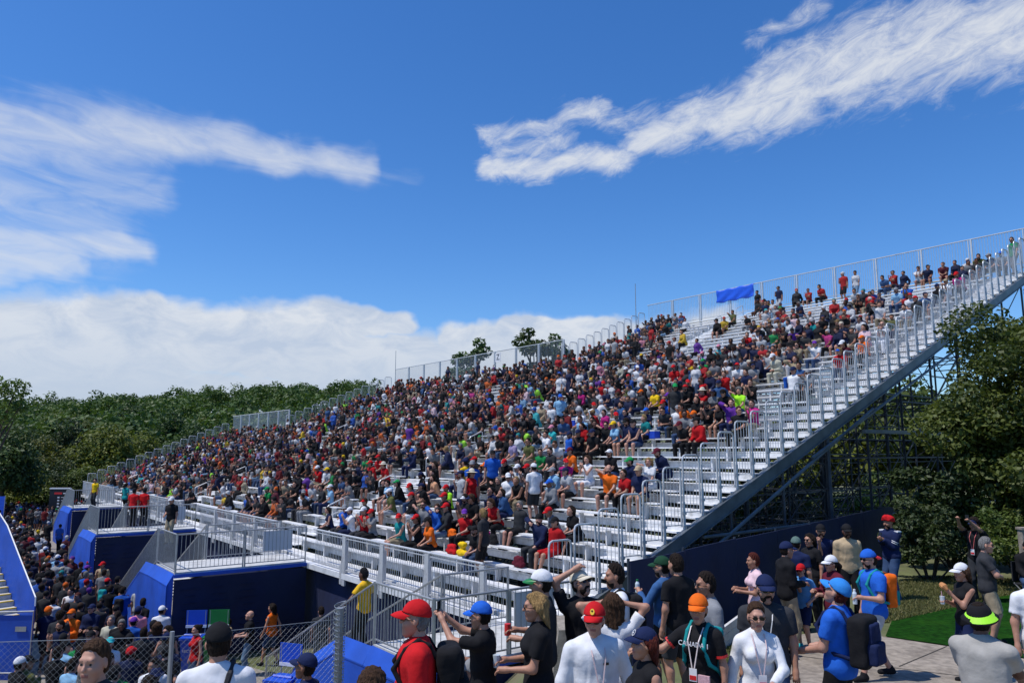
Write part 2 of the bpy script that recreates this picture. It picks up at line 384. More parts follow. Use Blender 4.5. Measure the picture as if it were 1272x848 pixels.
def glasses():
    b=MB()
    for s in(-1,1):
        n=10
        for (yy,rev) in((.109,0),(.104,1)):
            P=[(s*.033+.026*math.cos(2*math.pi*i/n),yy-.0+(-.006*abs(math.cos(2*math.pi*i/n))),.008+.0185*math.sin(2*math.pi*i/n)) for i in range(n)]
            b.quadpts(P if rev==0 else P[::-1])
        b.tube([(s*.058,.100,.014),(s*.079,.06,.012),(s*.082,-.005,.006)],.0035,4)
    b.tube([(-.014,.112,.014),(.014,.112,.014)],.003,4)
    return b.mesh('sunglasses',M['glass'])
WEAR['glasses']=glasses()
# ------------------------------------------------------------------ body
def ik(a,t,l1,l2,pole):
    a=np.array(a,float);t=np.array(t,float);d=t-a;L=np.linalg.norm(d)
    if L>l1+l2-.005: t=a+d/L*(l1+l2-.005); d=t-a; L=l1+l2-.005
    dn=d/L; x=(l1*l1-l2*l2+L*L)/(2*L); h=math.sqrt(max(l1*l1-x*x,1e-6))
    p=np.array(pole,float); p=p-dn*(p@dn); p/=np.linalg.norm(p)+1e-9
    return a+dn*x+p*h, t
STAND=dict(hips=(0,0,.93),lean=0,fl=(-.11,.02,.08),fr=(.11,-.01,.08),hl=(-.25,.04,.83),hr=(.25,.04,.83))
SIT=dict(hips=(0,-.02,.54),lean=12,fl=(-.13,.42,.08),fr=(.13,.40,.08),kl=(-.14,.42,.50),kr=(.14,.42,.50),hl=(-.10,.33,.60),hr=(.10,.33,.60))
class Body: pass
def pose(p,fem=False,bulk=1.,belly=0.):
    """joints in metres for a 1.75 m figure"""
    b=Body(); g=dict(STAND); g.update(p)
    Rt=rotz(R(g.get('twist',0)))@roty(R(g.get('side',0)))@rotx(-R(g['lean'])); b.Rt=Rt
    H=np.array(g['hips'],float); b.H=H; b.fem=fem; b.bulk=bulk; b.belly=belly
    T=lambda x,y,z: H+Rt@np.array([x,y,z-.93])
    b.T=T
    sw=(.165 if fem else .19)*(.6+.4*bulk)
    b.sh=[T(-sw,-.01,1.398),T(sw,-.01,1.398)]
    b.neck0=T(0,-.015,1.42); b.hd=T(0,.012,1.545)
    Rh=rotz(R(g.get('twist',0)+g.get('hyaw',0)))@rotx(-R(g.get('hpitch',0)))@rotz(0); b.Rh=Rh
    b.hd=b.hd+Rh@np.array([0,.015,.075])
    b.el=[];b.ha=[]
    for i,(hk,ek) in enumerate((('hl','pl'),('hr','pr'))):
        s=-1 if i==0 else 1
        pol=g.get(ek,(s*.5,-1.,-.5))
        e,h=ik(b.sh[i],g[hk],.285,.255,pol); b.el.append(e); b.ha.append(h)
    b.hip=[H+np.array([-.085,0,-.02]),H+np.array([.085,0,-.02])]
    b.kn=[];b.an=[]
    for i,(fk,kk) in enumerate((('fl','kl'),('fr','kr'))):
        if kk in g: 
            k=np.array(g[kk],float); a=np.array(g[fk],float)
        else: k,a=ik(b.hip[i],g[fk],.44,.415,(0,1.,0))
        b.kn.append(k); b.an.append(a)
    b.fdir=[np.array(g.get('fdl',(-.15,1,0)),float),np.array(g.get('fdr',(.15,1,0)),float)]
    b.curl=g.get('curl',(.6,.6)); b.g=g
    return b
def torso_prims(b,inf=0.,tg=0):
    T,Rt,u=b.T,b.Rt,b.bulk; f=b.fem
    P=[cap(T(0,-.005,1.16),T(0,.0,1.33),(.108 if f else .112)*u+inf,(.112 if f else .122)*u+inf,S=Sc(Rt,1.22 if f else 1.36,.95,1),tag=tg),
       cap(T(-.11,-.012,1.375),T(.11,-.012,1.375),.058*u+inf,tag=tg),cap(T(-.015,-.02,1.455),b.sh[0]+b.Rt@np.array([.03,0,.0]),.044+inf,.040+inf,tag=tg,k=.05),cap(T(.015,-.02,1.455),b.sh[1]+b.Rt@np.array([-.03,0,.0]),.044+inf,.040+inf,tag=tg,k=.05),
       cap(T(0,-.002,1.03),T(0,-.002,1.12),(.098 if f else .108)*u+inf,S=Sc(Rt,1.22 if f else 1.33,.98,1),tag=tg),
       cap(T(-.055,-.01,.94),T(.055,-.01,.94),(.118 if f else .112)*u+inf,S=Sc(Rt,1.08,.95,1),tag=tg)]
    if f: P+=[cap(T(sx*.068,.085,1.285),T(sx*.068,.09,1.28),.058+inf,tag=tg) for sx in(-1,1)]
    if b.belly: P.append(cap(T(0,.045,1.05),T(0,.04,1.13),.115*b.belly+inf,S=Sc(Rt,1.15,1,1),tag=tg))
    return P
def body_prims(b,tg=0,lod=False):
    T=b.T;u=.5+.5*b.bulk; th=.92 if b.fem else 1.
    P=torso_prims(b,0,tg)
    P+=[cap(b.neck0,b.hd-b.Rh@np.array([0,.03,.06]),.056*th,.052*th,tag=tg)]
    for i in(0,1):
        P+=[cap(b.sh[i]+(b.el[i]-b.sh[i])*.06,b.el[i],.044*th*u,.038*th*u,tag=tg),cap(b.el[i],b.ha[i],.040*th*u,.026*th,tag=tg)]
        P+=[cap(b.hip[i],b.kn[i],.088*u,.056*u,tag=tg+1),cap(b.kn[i],b.an[i],.056*u,.036,tag=tg+1)]
        cf=b.kn[i]*.68+b.an[i]*.32; back=np.array([0,-.018,0]); P.append(cap(cf+back,cf+back*.5+(b.an[i]-b.kn[i])*.12,.047*u,.040*u,tag=tg+1))
        d=b.ha[i]-b.el[i]; d/=np.linalg.norm(d); P.append(cap(b.ha[i]+d*.01,b.ha[i]+d*.06,.027,.033,S=None,tag=tg))
        fd=b.fdir[i]/np.linalg.norm(b.fdir[i]); P.append(cap(b.an[i]+np.array([0,0,-.04]),b.an[i]+fd*.15+np.array([0,0,-.05]),.036,.030,tag=tg+1))
    return P
def hand_fingers(b,i):
    parts=[]; d=b.ha[i]-b.el[i]; d/=np.linalg.norm(d)
    s=-1 if i==0 else 1
    up=np.array([0,0,1.]) if abs(d[2])<.8 else np.array([0,1.,0])
    side=np.cross(d,up); side/=np.linalg.norm(side)   # spread direction
    nrm=np.cross(side,d)                              # back of hand
    cu=b.curl[i]; w=b.ha[i]
    mb=MB()
    for j,(off,ln) in enumerate(((-.028,.066),(-.0095,.076),(.0095,.072),(.027,.056))):
        p0=w+d*.055+side*off; p=[p0]; ang=cu*.5
        for k in range(3):
            dr=d*math.cos(ang)-nrm*math.sin(ang); p.append(p[-1]+dr*ln*(.42,.33,.25)[k]); ang+=cu*.85
        mb.tube(p,[.0095,.0088,.008,.0062],6)
    th=side*(-1 if s*side[0]>0 else 1)
    p0=w+d*.02+th*.024; mb.tube([p0,p0+(d*.6+th*.75)*.036,p0+(d*.6+th*.75)*.036+(d*.95-nrm*.25*cu)*.032],[.012,.0105,.008],6)
    V=np.array(mb.V);Q=[f for f in mb.F if len(f)==4]
    return V,np.array(Q)
def body_mesh(b,res,headres,hero=False):
    V,Q=sdf(body_prims(b),res,k=.035)
    parts=[(V,Q,np.zeros(len(Q),int))]
    hv,hq,hm=HEAD[(headres,b.fem)]
    parts.append((hv@b.Rh.T+b.hd,hq,hm))
    for i in(0,1):
        v,q=hand_fingers(b,i); parts.append((v,q,np.zeros(len(q),int)))
    return cat(parts)
def shirt_prims(b,kind,tg=0):
    inf=.018 if kind!='jacket' else .028
    if kind=='tank': inf=.015
    P=torso_prims(b,inf,tg); T=b.T
    if kind!='tank' or True:
        hem=T(0,0,.84 if kind!='crop' else .98)
        P.append(cap(T(0,-.005,.90),T(0,-.005,1.0),.135*b.bulk,.125*b.bulk,S=Sc(b.Rt,1.18,.92,1),tag=tg))
        P[0]['k']=.05
    th=.94 if b.fem else 1.; u=.5+.5*b.bulk
    if kind in('tee','polo','long','jacket','hoodie'):
        for i in(0,1):
            if kind in('tee','polo'):
                c=b.sh[i]+(b.el[i]-b.sh[i])*.66; n=(b.el[i]-b.sh[i]); n=n/np.linalg.norm(n)
                P.append(cap(b.sh[i]+(b.el[i]-b.sh[i])*.02,b.sh[i]+(b.el[i]-b.sh[i])*.8,(.064)*th*u,.066*th*u,cut=(c,n),tag=tg))
            else:
                e=.012 if kind=='long' else .022
                P+=[cap(b.sh[i]+(b.el[i]-b.sh[i])*.03,b.el[i],(.049+e)*th*u,(.043+e)*th*u,tag=tg)]
                n=(b.ha[i]-b.el[i]); n=n/np.linalg.norm(n); c=b.ha[i]-n*.015
                P+=[cap(b.el[i],b.ha[i],(.045+e)*th*u,(.031+e)*th,cut=(c,n),tag=tg)]
    if kind in('polo','jacket','hoodie'):
        n=b.hd-b.neck0; n=n/np.linalg.norm(n)
        P.append(cap(b.neck0,b.neck0+n*.035,.078,.070,tag=tg,k=.015,cut=(b.neck0+n*.055,n)))
    if kind=='hoodie': P.append(cap(T(-.05,-.10,1.42),T(.05,-.10,1.42),.045,tag=tg))
    return P
def shirt_mesh(b,kind,res):
    T=b.T; cl=[(T(0,0,.84 if b.g['hips'][2]>.8 else .90),-(b.Rt@np.array([0,0,1.])))]
    if kind=='crop': cl=[(T(0,0,1.0),-(b.Rt@np.array([0,0,1.])))]
    return sdf(shirt_prims(b,kind),res,k=.03,noise=.0035 if kind!='jacket' else .006,nf=19,clip=cl)
def pants_prims(b,kind,tg=0):
    u=.5+.5*b.bulk
    P=[cap(b.T(-.055,-.01,.94),b.T(.055,-.01,.94),.113*b.bulk,S=Sc(b.Rt,1.08,.95,1),tag=tg)]
    for i in(0,1):
        h,k,a=b.hip[i],b.kn[i],b.an[i]
        if kind=='shorts':
            n=(k-h)/np.linalg.norm(k-h); c=h+(k-h)*.92
            P.append(cap(h,h+(k-h)*1.0,.100*u,.090*u,cut=(c,n),tag=tg))
        else:
            w=.018 if kind=='long' else .008
            n=(a-k)/np.linalg.norm(a-k); c=a+n*.03
            P+=[cap(h,k,(.088+w)*u,(.058+w)*u,tag=tg),cap(k,a+n*.06,(.056+w)*u,(.046+w),cut=(c,n),tag=tg)]
    return P
def pants_mesh(b,kind,res): return sdf(pants_prims(b,kind),res,k=.02,noise=.006,nf=17)
def shoe_mesh(b,res):
    P=[]
    for i in(0,1):
        fd=b.fdir[i]/np.linalg.norm(b.fdir[i]); a=b.an[i]
        P+=[cap(a+np.array([0,0,-.035])-fd*.03,a+fd*.15+np.array([0,0,-.045]),.045,.036),cap(a+np.array([0,0,.01]),a+np.array([0,0,-.03]),.046,.046)]
    return sdf(P,res,k=.02,clip=[((0,0,min(b.an[0][2],b.an[1][2])-.08),(0,0,-1.))])
# ------------------------------------------------------------------ colours
C={'black':(.010,.010,.012),'charcoal':(.035,.037,.042),'navy':(.010,.018,.065),'grey':(.22,.23,.25),'pale grey':(.42,.44,.47),'white':(.66,.67,.70),
'red':(.50,.010,.014),'dark red':(.20,.012,.015),'maroon':(.10,.010,.022),'orange':(.72,.13,.010),'blue':(.015,.11,.52),'pale blue':(.22,.42,.62),'denim blue':(.035,.10,.25),
'teal':(.01,.24,.25),'green':(.01,.27,.07),'neon green':(.35,.80,.03),'neon yellow':(.65,.75,.03),'yellow':(.75,.48,.01),'olive':(.13,.14,.045),'khaki':(.33,.27,.18),'tan':(.42,.32,.20),
'cream':(.58,.56,.44),'pink':(.60,.22,.30),'pale pink':(.68,.48,.52),'magenta':(.50,.02,.20),'purple':(.13,.03,.30),'lilac':(.36,.30,.50),'peach':(.62,.32,.18),'brown':(.052,.027,.015),'dark brown':(.016,.010,.007),'blond':(.27,.17,.07),'silver':(.17,.165,.16),'auburn':(.075,.014,.009),'beige':(.55,.50,.40),'jeans':(.04,.075,.16),'light jeans':(.16,.27,.40),'turquoise':(.03,.42,.45)}
SK=[(.40,.20,.13),(.45,.235,.165),(.33,.155,.095),(.23,.10,.055),(.11,.045,.028),(.38,.19,.135)]
def setc(o,c): o.color=(*c,1)
def jit(c,a=.12):
    k=1+rnd.uniform(-a,a); return tuple(min(.95,x*k) for x in c)
HNAME={'short':'hair','curly':'hair','long':'hair','ponytail':'hair','bun':'hair','cap':'cap','bucket':'bucket_hat','straw':'sun_hat','turban':'turban','beanie':'beanie','beard':'beard'}
BMATS=[M['skin'],M['eye'],M['iris'],M['lip'],mat('brow',(.03,.018,.01),.8)]
def attach_head(root,b,hat,hatc,hair,hairc,glass=False,beard=False,back=False,s=1.):
    Mh=Matrix.Translation(Vector(b.hd))@Matrix([list(r) for r in b.Rh]).to_4x4()
    def put(key,nm,c,extra=Matrix.Identity(4)):
        o=bpy.data.objects.new(nm,WEAR[key]); link(o,root); o.matrix_local=Mh@extra; setc(o,c); return o
    if hair and not(hat in('turban',) ): put(hair,'hair',hairc,Matrix.Scale(.965,4) if hat else Matrix.Identity(4))
    if hat: put(hat,HNAME[hat],hatc,Matrix.Rotation(math.pi,4,'Z') if back else Matrix.Identity(4))
    if glass: put('glasses','sunglasses',(0,0,0))
    if beard: put('beard','beard',hairc)
NP=[0]
def hero(label,pos,face,h=1.75,p=None,fem=False,top='tee',tc='black',bot='long',bc='black',hat=None,hc='black',hair='short',hrc='dark brown',skin=0,glass=False,beard=False,bulk=1.,belly=0.,back=False,shoe='black',cat='person',res=.015,group=None):
    b=pose(p or {},fem,bulk,belly)
    V,Q,I=body_mesh(b,res,.0075)
    me=mesh_np('person',V,Q,BMATS,mi=I)
    o=link(bpy.data.objects.new('person',me)); sk=SK[skin]; setc(o,sk)
    o.location=pos; o.rotation_euler=(0,0,math.atan2(-face[0],face[1])); s=h/1.75; o.scale=(s,s,s)
    def add(nm,vq,c):
        q=link(bpy.data.objects.new(nm,mesh_np(nm,vq[0],vq[1],[M['cloth']])),o); setc(q,c); return q
    nm={'tee':'t_shirt','polo':'polo_shirt','long':'shirt','jacket':'jacket','hoodie':'hoodie','tank':'tank_top','crop':'tank_top'}[top]
    o['_']=0; del o['_']
    sh=add(nm,shirt_mesh(b,top,res),C[tc] if isinstance(tc,str) else tc)
    add('shorts' if bot=='shorts' else 'trousers',pants_mesh(b,bot,res),C[bc] if isinstance(bc,str) else bc)
    add('shoes',shoe_mesh(b,res),C[shoe])
    attach_head(o,b,hat,C[hc] if isinstance(hc,str) else hc,hair,C[hrc],glass,beard,back)
    tag(o,label,cat,group); o.data.name='person'
    return o,b
# ------------------------------------------------------------------ sky and sun
def smooth(x): x=np.clip(x,0,1); return x*x*(3-2*x)
def azel(x,y):
    r=ray(x,y); r=r/np.linalg.norm(r); return math.atan2(r[0],r[1]),math.asin(r[2])
W=bpy.data.worlds.new('World'); sc.world=W; W.use_nodes=True
nt=W.node_tree; N=nt.nodes; L=nt.links
def mth(op,*a):
    n=N.new('ShaderNodeMath'); n.operation=op
    for i,v in enumerate(a):
        if isinstance(v,(int,float)): n.inputs[i].default_value=v
        else: L.new(v,n.inputs[i])
    return n.outputs[0]
SUNV=Vector((-.95,-.30,0)).normalized(); SEL=R(65)
sky=N.new('ShaderNodeTexSky'); sky.sky_type='NISHITA'; sky.sun_disc=False
sky.sun_elevation=SEL; sky.sun_rotation=math.atan2(SUNV.x,SUNV.y); sky.air_density=1.0; sky.dust_density=.5; sky.ozone_density=2.2; sky.altitude=60
tc=N.new('ShaderNodeTexCoord'); nv=N.new('ShaderNodeVectorMath'); nv.operation='NORMALIZE'; L.new(tc.outputs['Generated'],nv.inputs[0])
sx=N.new('ShaderNodeSeparateXYZ'); L.new(nv.outputs[0],sx.inputs[0])
AZ=mth('ARCTAN2',sx.outputs[0],sx.outputs[1]); EL=mth('ARCSINE',sx.outputs[2])
def noise(ax,ay,scale,det=6,rough=.6,dist=0.,off=0.,rot=0.):
    c=N.new('ShaderNodeCombineXYZ'); cr,sr=math.cos(rot),math.sin(rot)
    u=mth('ADD',mth('MULTIPLY',AZ,cr),mth('MULTIPLY',EL,sr)); v=mth('SUBTRACT',mth('MULTIPLY',EL,cr),mth('MULTIPLY',AZ,sr))
    L.new(mth('MULTIPLY',u,ax),c.inputs[0]); L.new(mth('MULTIPLY',v,ay),c.inputs[1]); c.inputs[2].default_value=off
    n=N.new('ShaderNodeTexNoise'); n.inputs['Scale'].default_value=scale; n.inputs['Detail'].default_value=det; n.inputs['Roughness'].default_value=rough; n.inputs['Distortion'].default_value=dist
    L.new(c.outputs[0],n.inputs['Vector']); return n.outputs[0]
wn1=mth('SUBTRACT',noise(1,1,7,4,.6,0,1.3),.5); wn2=mth('SUBTRACT',noise(1,1,7,4,.6,0,7.7),.5)
AZw=mth('ADD',AZ,mth('MULTIPLY',wn1,.10)); ELw=mth('ADD',EL,mth('MULTIPLY',wn2,.07))
def seg(x0,y0,x1,y1,r0,r1,amp=1.,soft=1.):
    """cloud streak between two sky directions; 1 on its axis, 0 at the edge"""
    a=azel(x0,y0);b=azel(x1,y1); k=1/FPX
    dx,dy=b[0]-a[0],b[1]-a[1]; L2=dx*dx+dy*dy
    px=mth('SUBTRACT',AZw,a[0]);py=mth('SUBTRACT',ELw,a[1])
    t=mth('DIVIDE',mth('ADD',mth('MULTIPLY',px,dx),mth('MULTIPLY',py,dy)),L2)
    cl=N.new('ShaderNodeClamp'); L.new(t,cl.inputs[0]); t=cl.outputs[0]
    qx=mth('SUBTRACT',px,mth('MULTIPLY',t,dx));qy=mth('SUBTRACT',py,mth('MULTIPLY',t,dy))
    d=mth('SQRT',mth('ADD',mth('MULTIPLY',qx,qx),mth('MULTIPLY',qy,qy)))
    r=mth('ADD',r0*k,mth('MULTIPLY',t,(r1-r0)*k))
    f=N.new('ShaderNodeMapRange'); f.interpolation_type='SMOOTHSTEP'; L.new(mth('DIVIDE',d,r),f.inputs[0]); f.inputs[1].default_value=1.5; f.inputs[2].default_value=.15; f.inputs[3].default_value=0; f.inputs[4].default_value=amp
    return f.outputs[0]
def mx(*a):
    o=a[0]
    for b in a[1:]: o=mth('MAXIMUM',o,b)
    return o
def thr(m,n,lo,hi,gain=.9):                # shape plus noise, thresholded
    f=N.new('ShaderNodeMapRange'); f.interpolation_type='SMOOTHSTEP'
    L.new(mth('ADD',m,mth('MULTIPLY',mth('SUBTRACT',n,.5),gain)),f.inputs[0]); f.inputs[1].default_value=lo; f.inputs[2].default_value=hi
    return mth('MULTIPLY',f.outputs[0],mth('GREATER_THAN',m,.0))
# high streak to the right
right=mx(seg(595,212,775,198,14,22,1.0),seg(600,172,745,140,15,16,.75),seg(620,190,700,175,22,22,.7),seg(740,150,800,150,14,18,.6),seg(790,172,905,150,26,36,1),seg(905,150,1010,100,34,46,1),seg(1010,95,1290,25,48,52,.95),seg(930,55,1020,5,14,20,.5),seg(1180,60,1500,-40,44,50,.9))
nr=noise(1.,2.6,20,10,.72,.6,3.1,.28)
cr_=thr(right,nr,.12,1.35,1.9)
# thin veils to the left
left=mx(seg(-120,150,250,175,52,30,.75),seg(200,172,450,205,32,20,.80),seg(430,203,520,222,18,16,.28),seg(-80,265,190,240,26,22,.50),seg(-60,310,180,305,36,14,.80),seg(-60,335,80,332,26,16,.85),seg(-80,230,60,250,90,60,.55),seg(-200,300,110,290,80,50,.55),seg(-100,190,150,215,60,40,.45))
nl=noise(1.,4.,9,8,.62,.9,9.2,-.12)
cl_=mth('MULTIPLY',thr(left,nl,.05,1.35,1.0),.9)
# cumulus bank above the woods
bank=mx(seg(-200,470,90,440,80,72,1.4),seg(90,440,260,420,72,50,1.4),seg(100,390,190,388,30,30,1.1),seg(250,420,420,425,52,46,1.4),seg(380,402,500,398,32,20,1.2),seg(400,455,640,450,44,44,1.4),seg(560,416,760,405,22,16,1.2),seg(640,440,900,430,46,46,1.4),seg(-300,520,900,500,60,60,1.3))
nb=noise(1.,1.5,12,9,.60,.35,4.4,0)
cb_=thr(bank,nb,.26,.86,.95)
shade=N.new('ShaderNodeMapRange'); L.new(noise(1.,1.9,15,7,.62,.5,6.5,0),shade.inputs[0]); shade.inputs[1].default_value=.36; shade.inputs[2].default_value=.60
elg=N.new('ShaderNodeMapRange'); L.new(EL,elg.inputs[0]); elg.inputs[1].default_value=.05; elg.inputs[2].default_value=.17
shd=mth('MULTIPLY',shade.outputs[0],elg.outputs[0])
cmix=N.new('ShaderNodeMix'); cmix.data_type='RGBA'; L.new(mth('MAXIMUM',shd,mth('SUBTRACT',1,cb_)),cmix.inputs[0])
CLB=7.0
cmix.inputs[6].default_value=(.66*CLB,.76*CLB,.93*CLB,1); cmix.inputs[7].default_value=(.95*CLB,.99*CLB,1.05*CLB,1)
tot=mth('MINIMUM',mx(mth('MULTIPLY',cr_,.92),cl_,mth('MULTIPLY',cb_,.93)),1.0)
hz=N.new('ShaderNodeHueSaturation'); hz.inputs['Saturation'].default_value=1.28; hz.inputs['Value'].default_value=1.0; L.new(sky.outputs[0],hz.inputs['Color'])
sm=N.new('ShaderNodeMix'); sm.data_type='RGBA'; L.new(tot,sm.inputs[0]); 
tn=N.new('ShaderNodeVectorMath'); tn.operation='MULTIPLY'; L.new(hz.outputs[0],tn.inputs[0]); tn.inputs[1].default_value=(.88,1.10,1.40); L.new(tn.outputs[0],sm.inputs[6]); L.new(cmix.outputs[2],sm.inputs[7])
bg=N['Background']; L.new(sm.outputs[2],bg.inputs[0]); bg.inputs[1].default_value=.112
W.cycles.sampling_method='MANUAL'; W.cycles.sample_map_resolution=512
sun=bpy.data.objects.new('sun',bpy.data.lights.new('sun','SUN')); sun.data.energy=4.2; sun.data.angle=R(.53); sun.data.color=(1,.95,.88)
sd=Vector((SUNV.x*math.cos(SEL),SUNV.y*math.cos(SEL),math.sin(SEL))); sun.rotation_euler=sd.to_track_quat('Z','Y').to_euler(); sun.location=sd*50; link(sun)
sc.view_settings.view_transform='Standard'; sc.view_settings.look='None'; sc.view_settings.exposure=.0; sc.view_settings.gamma=1
sc.cycles.max_bounces=5; sc.cycles.diffuse_bounces=2; sc.cycles.glossy_bounces=2; sc.cycles.transmission_bounces=3; sc.cycles.transparent_max_bounces=4
sc.cycles.use_denoising=True; sc.cycles.caustics_reflective=False; sc.cycles.caustics_refractive=False
# ------------------------------------------------------------------ stand frame of reference
AN=.65; UU=np.array([-math.sin(AN),math.cos(AN),0]); VV=np.array([math.cos(AN),math.sin(AN),0]); ZZ=np.array([0,0,1.])
C0=np.array([1.89,16.94,0]); Z0=EZ-2.96; RUN=.72; RISE=.295; RK=RISE/RUN
AXS=[UU,VV,ZZ]
def S(t,v,z): return C0+UU*t+VV*v+ZZ*z
def tv(P): q=np.array([P[0],P[1],0])-C0; return q@UU,q@VV
def zrow(i): return Z0+RISE*i
# ------------------------------------------------------------------ terrain
def ground(X,Y):
    X=np.asarray(X,float);Y=np.asarray(Y,float)
    pl=-3.05-.3*smooth((Y-8)/4.)
    xl=.2+.1*(Y-8)
    drop=np.minimum(np.interp(Y,[8.6,12.2,16,24,26],[0,2.0,2.4,3.1,3.3]),.7*np.maximum(xl-X,0))
    z=np.maximum(pl-drop,-6.2)
    t=(X-C0[0])*UU[0]+(Y-C0[1])*UU[1]; v=(X-C0[0])*VV[0]+(Y-C0[1])*VV[1]
    f=smooth((t+.9)/1.3)*smooth((v+2.2)/.8)
    z=np.where(f>0,np.maximum(z-f*1.1-np.maximum(t,0)*.35*f,-6.2),z)
    hill=23*smooth((Y-105)/190.)*smooth((-X+160)/120.)*(.72+.28*smooth((X+150)/110.))
    z=z-1.5*smooth((Y-60)/60.)*0+hill
    return z+EZ
def grid_sheet(name,xs,ys,dz,m,jig=0.):
    X,Y=np.meshgrid(xs,ys,indexing='ij'); Z=ground(X,Y)+dz
    if jig: Z=Z+npr.uniform(-jig,jig,Z.shape)
    V=np.stack([X,Y,Z],-1).reshape(-1,3); nx,ny=X.shape
    i=np.arange(nx-1)[:,None]*ny+np.arange(ny-1)[None]; Q=np.stack([i,i+ny,i+ny+1,i+1],-1).reshape(-1,4)
    return mesh_np(name,V,Q,[m])
xs=np.concatenate([np.linspace(-900,-90,28)[:-1],np.linspace(-90,-16,38)[:-1],np.arange(-16,20,.4),np.linspace(20,90,36),np.linspace(110,900,20)])
ys=np.concatenate([np.linspace(-60,1,16)[:-1],np.arange(1,30,.4),np.linspace(30.5,110,50),np.linspace(118,420,40),np.linspace(450,2600,20)])
g=link(bpy.data.objects.new('ground',grid_sheet('ground',xs,ys,0,M['ground']))); tag(g,kind='structure')
def poly_sheet(name,poly,dz,m,res=.25,kind='structure',noisy=.0):
    """a sheet cut to a polygon (x,y) that follows the ground"""
    import bmesh
    P=np.array(poly); lo=P.min(0);hi=P.max(0)
    bm=bmesh.new(); vs=[bm.verts.new((x,y,0)) for x,y in poly]; bm.faces.new(vs)
    for ax in(0,1):
        k=lo[ax]+res
        while k<hi[ax]:
            no=(1,0,0) if ax==0 else (0,1,0); co=(k,0,0) if ax==0 else (0,k,0)
            bmesh.ops.bisect_plane(bm,geom=bm.verts[:]+bm.edges[:]+bm.faces[:],plane_co=co,plane_no=no); k+=res
    for v in bm.verts: v.co.z=float(ground(v.co.x,v.co.y))+dz
    bmesh.ops.recalc_face_normals(bm,faces=bm.faces)
    me=bpy.data.meshes.new(name); bm.to_mesh(me); bm.free()
    if me.polygons[0].normal.z<0: me.flip_normals()
    me.materials.append(m)
    o=link(bpy.data.objects.new(name,me)); tag(o,kind=kind); return o
def gp(x,y): # pixel to ground point
    r=ray(x,y); k=3.2/(-r[2])
    for _ in range(30):
        z=float(ground(r[0]*k,r[1]*k)); k=k*.5+.5*((z-EZ)/r[2])
    return (r[0]*k,r[1]*k)
walk=[gp(905,846),gp(930,812),gp(985,790),gp(1050,783),gp(1100,792),gp(1181,804),gp(1272,819)]
far=gp(1272,819); dirx=np.array(far)-np.array(gp(1181,804)); dirx/=np.linalg.norm(dirx)
wp=walk+[tuple(np.array(far)+dirx*14),(16,3),(3,2.0),(-9,2.0),(-9,6.5),(1.0,8.0)]
pave=poly_sheet('path',wp,.02,M['concrete'],.3)
tu=[gp(1100,791.5),gp(1108,772),gp(1171,750.5),gp(1272,738)]; far2=np.array(gp(1272,738))
tu+= [tuple(far2+dirx*16),tuple(np.array(far)+dirx*14),gp(1272,818.3),gp(1181,803.3)]
turf=poly_sheet('turf',tu[::-1],.028,M['turf'],.3)
gr=poly_sheet('trampled_path',[(-17,14),(-9,14),(-2.5,14),(-4,20),(-9,24),(-13,32),(-32,66),(-60,66),(-30,30),(-20,22)],.012,M['gravel'],1.2)
# expansion joints in the path are real grooves drawn as thin dark strips
M['joint']=mat('joint',(.07,.06,.05),.95)
b=MB()
def strip(p,q,w,dz):
    p=np.array(p);q=np.array(q);n=24; d=(q-p)/np.linalg.norm(q-p); s=np.array([-d[1],d[0]])*w/2
    for i in range(n):
        a=p+(q-p)*i/n;c=p+(q-p)*(i+1)/n
        P=[]
        for k in(a-s,c-s,c+s,a+s): P.append((k[0],k[1],float(ground(*k))+dz))
        b.quadpts(P)
strip(gp(1117,829),gp(1176,804),.02,.027); strip(gp(960,812),gp(1240,846),.02,.027); strip(gp(1035,846),gp(1062,790),.02,.027)
o=b.build('path_joints',M['joint']); tag(o,kind='structure')
# ------------------------------------------------------------------ vegetation
def leaves(name,cl,n,size,seed,m,flat=.5,sp=1.):
    """cl: list of clump centres+radius; many small leaf faces through their volume"""
    r=np.random.RandomState(seed); cl=np.array(cl); w=cl[:,3]**2; k=r.choice(len(cl),n,p=w/w.sum())
    d=r.normal(size=(n,3)); d/=np.linalg.norm(d,axis=1)[:,None]; rad=r.uniform(.35,1.0,n)**.6
    P=cl[k,:3]+d*(cl[k,3]*rad*sp)[:,None]*np.array([1,1,.8])
    nn=d*.6+r.normal(size=(n,3))*.6+np.array([0,0,.5]); nn/=np.linalg.norm(nn,axis=1)[:,None]
    a=np.cross(nn,r.normal(size=(n,3))); a/=np.linalg.norm(a,axis=1)[:,None]; bb=np.cross(nn,a)
    s=size*r.uniform(.55,1.35,n)[:,None]
    V=np.stack([P-a*s*.5,P+bb*s*.32,P+a*s*.6,P-bb*s*.32],1).reshape(-1,3)
    V[1::4]+=nn*s*.08
    Q=np.arange(4*n).reshape(-1,4)
    me=mesh_np(name,V,Q,[m],smooth=False)
    at=me.attributes.new('rv','FLOAT','POINT'); rv=np.clip(r.normal(.5,.22,n)+(r.uniform(-.38,.38,len(cl)))[k],0,1)
    at.data.foreach_set('value',np.repeat(rv,4).astype(np.float32)); return me
def clumps(c,rad,n,r0,seed,low=-.5,hollow=.45):
    r=np.random.RandomState(seed); out=[]
    while len(out)<n:
        d=r.normal(size=3); d/=np.linalg.norm(d)
        if d[2]<low: continue
        k=r.uniform(hollow,1.)
        out.append((c[0]+d[0]*rad[0]*k,c[1]+d[1]*rad[1]*k,c[2]+d[2]*rad[2]*k,r0*r.uniform(.55,1.3)))
    return out
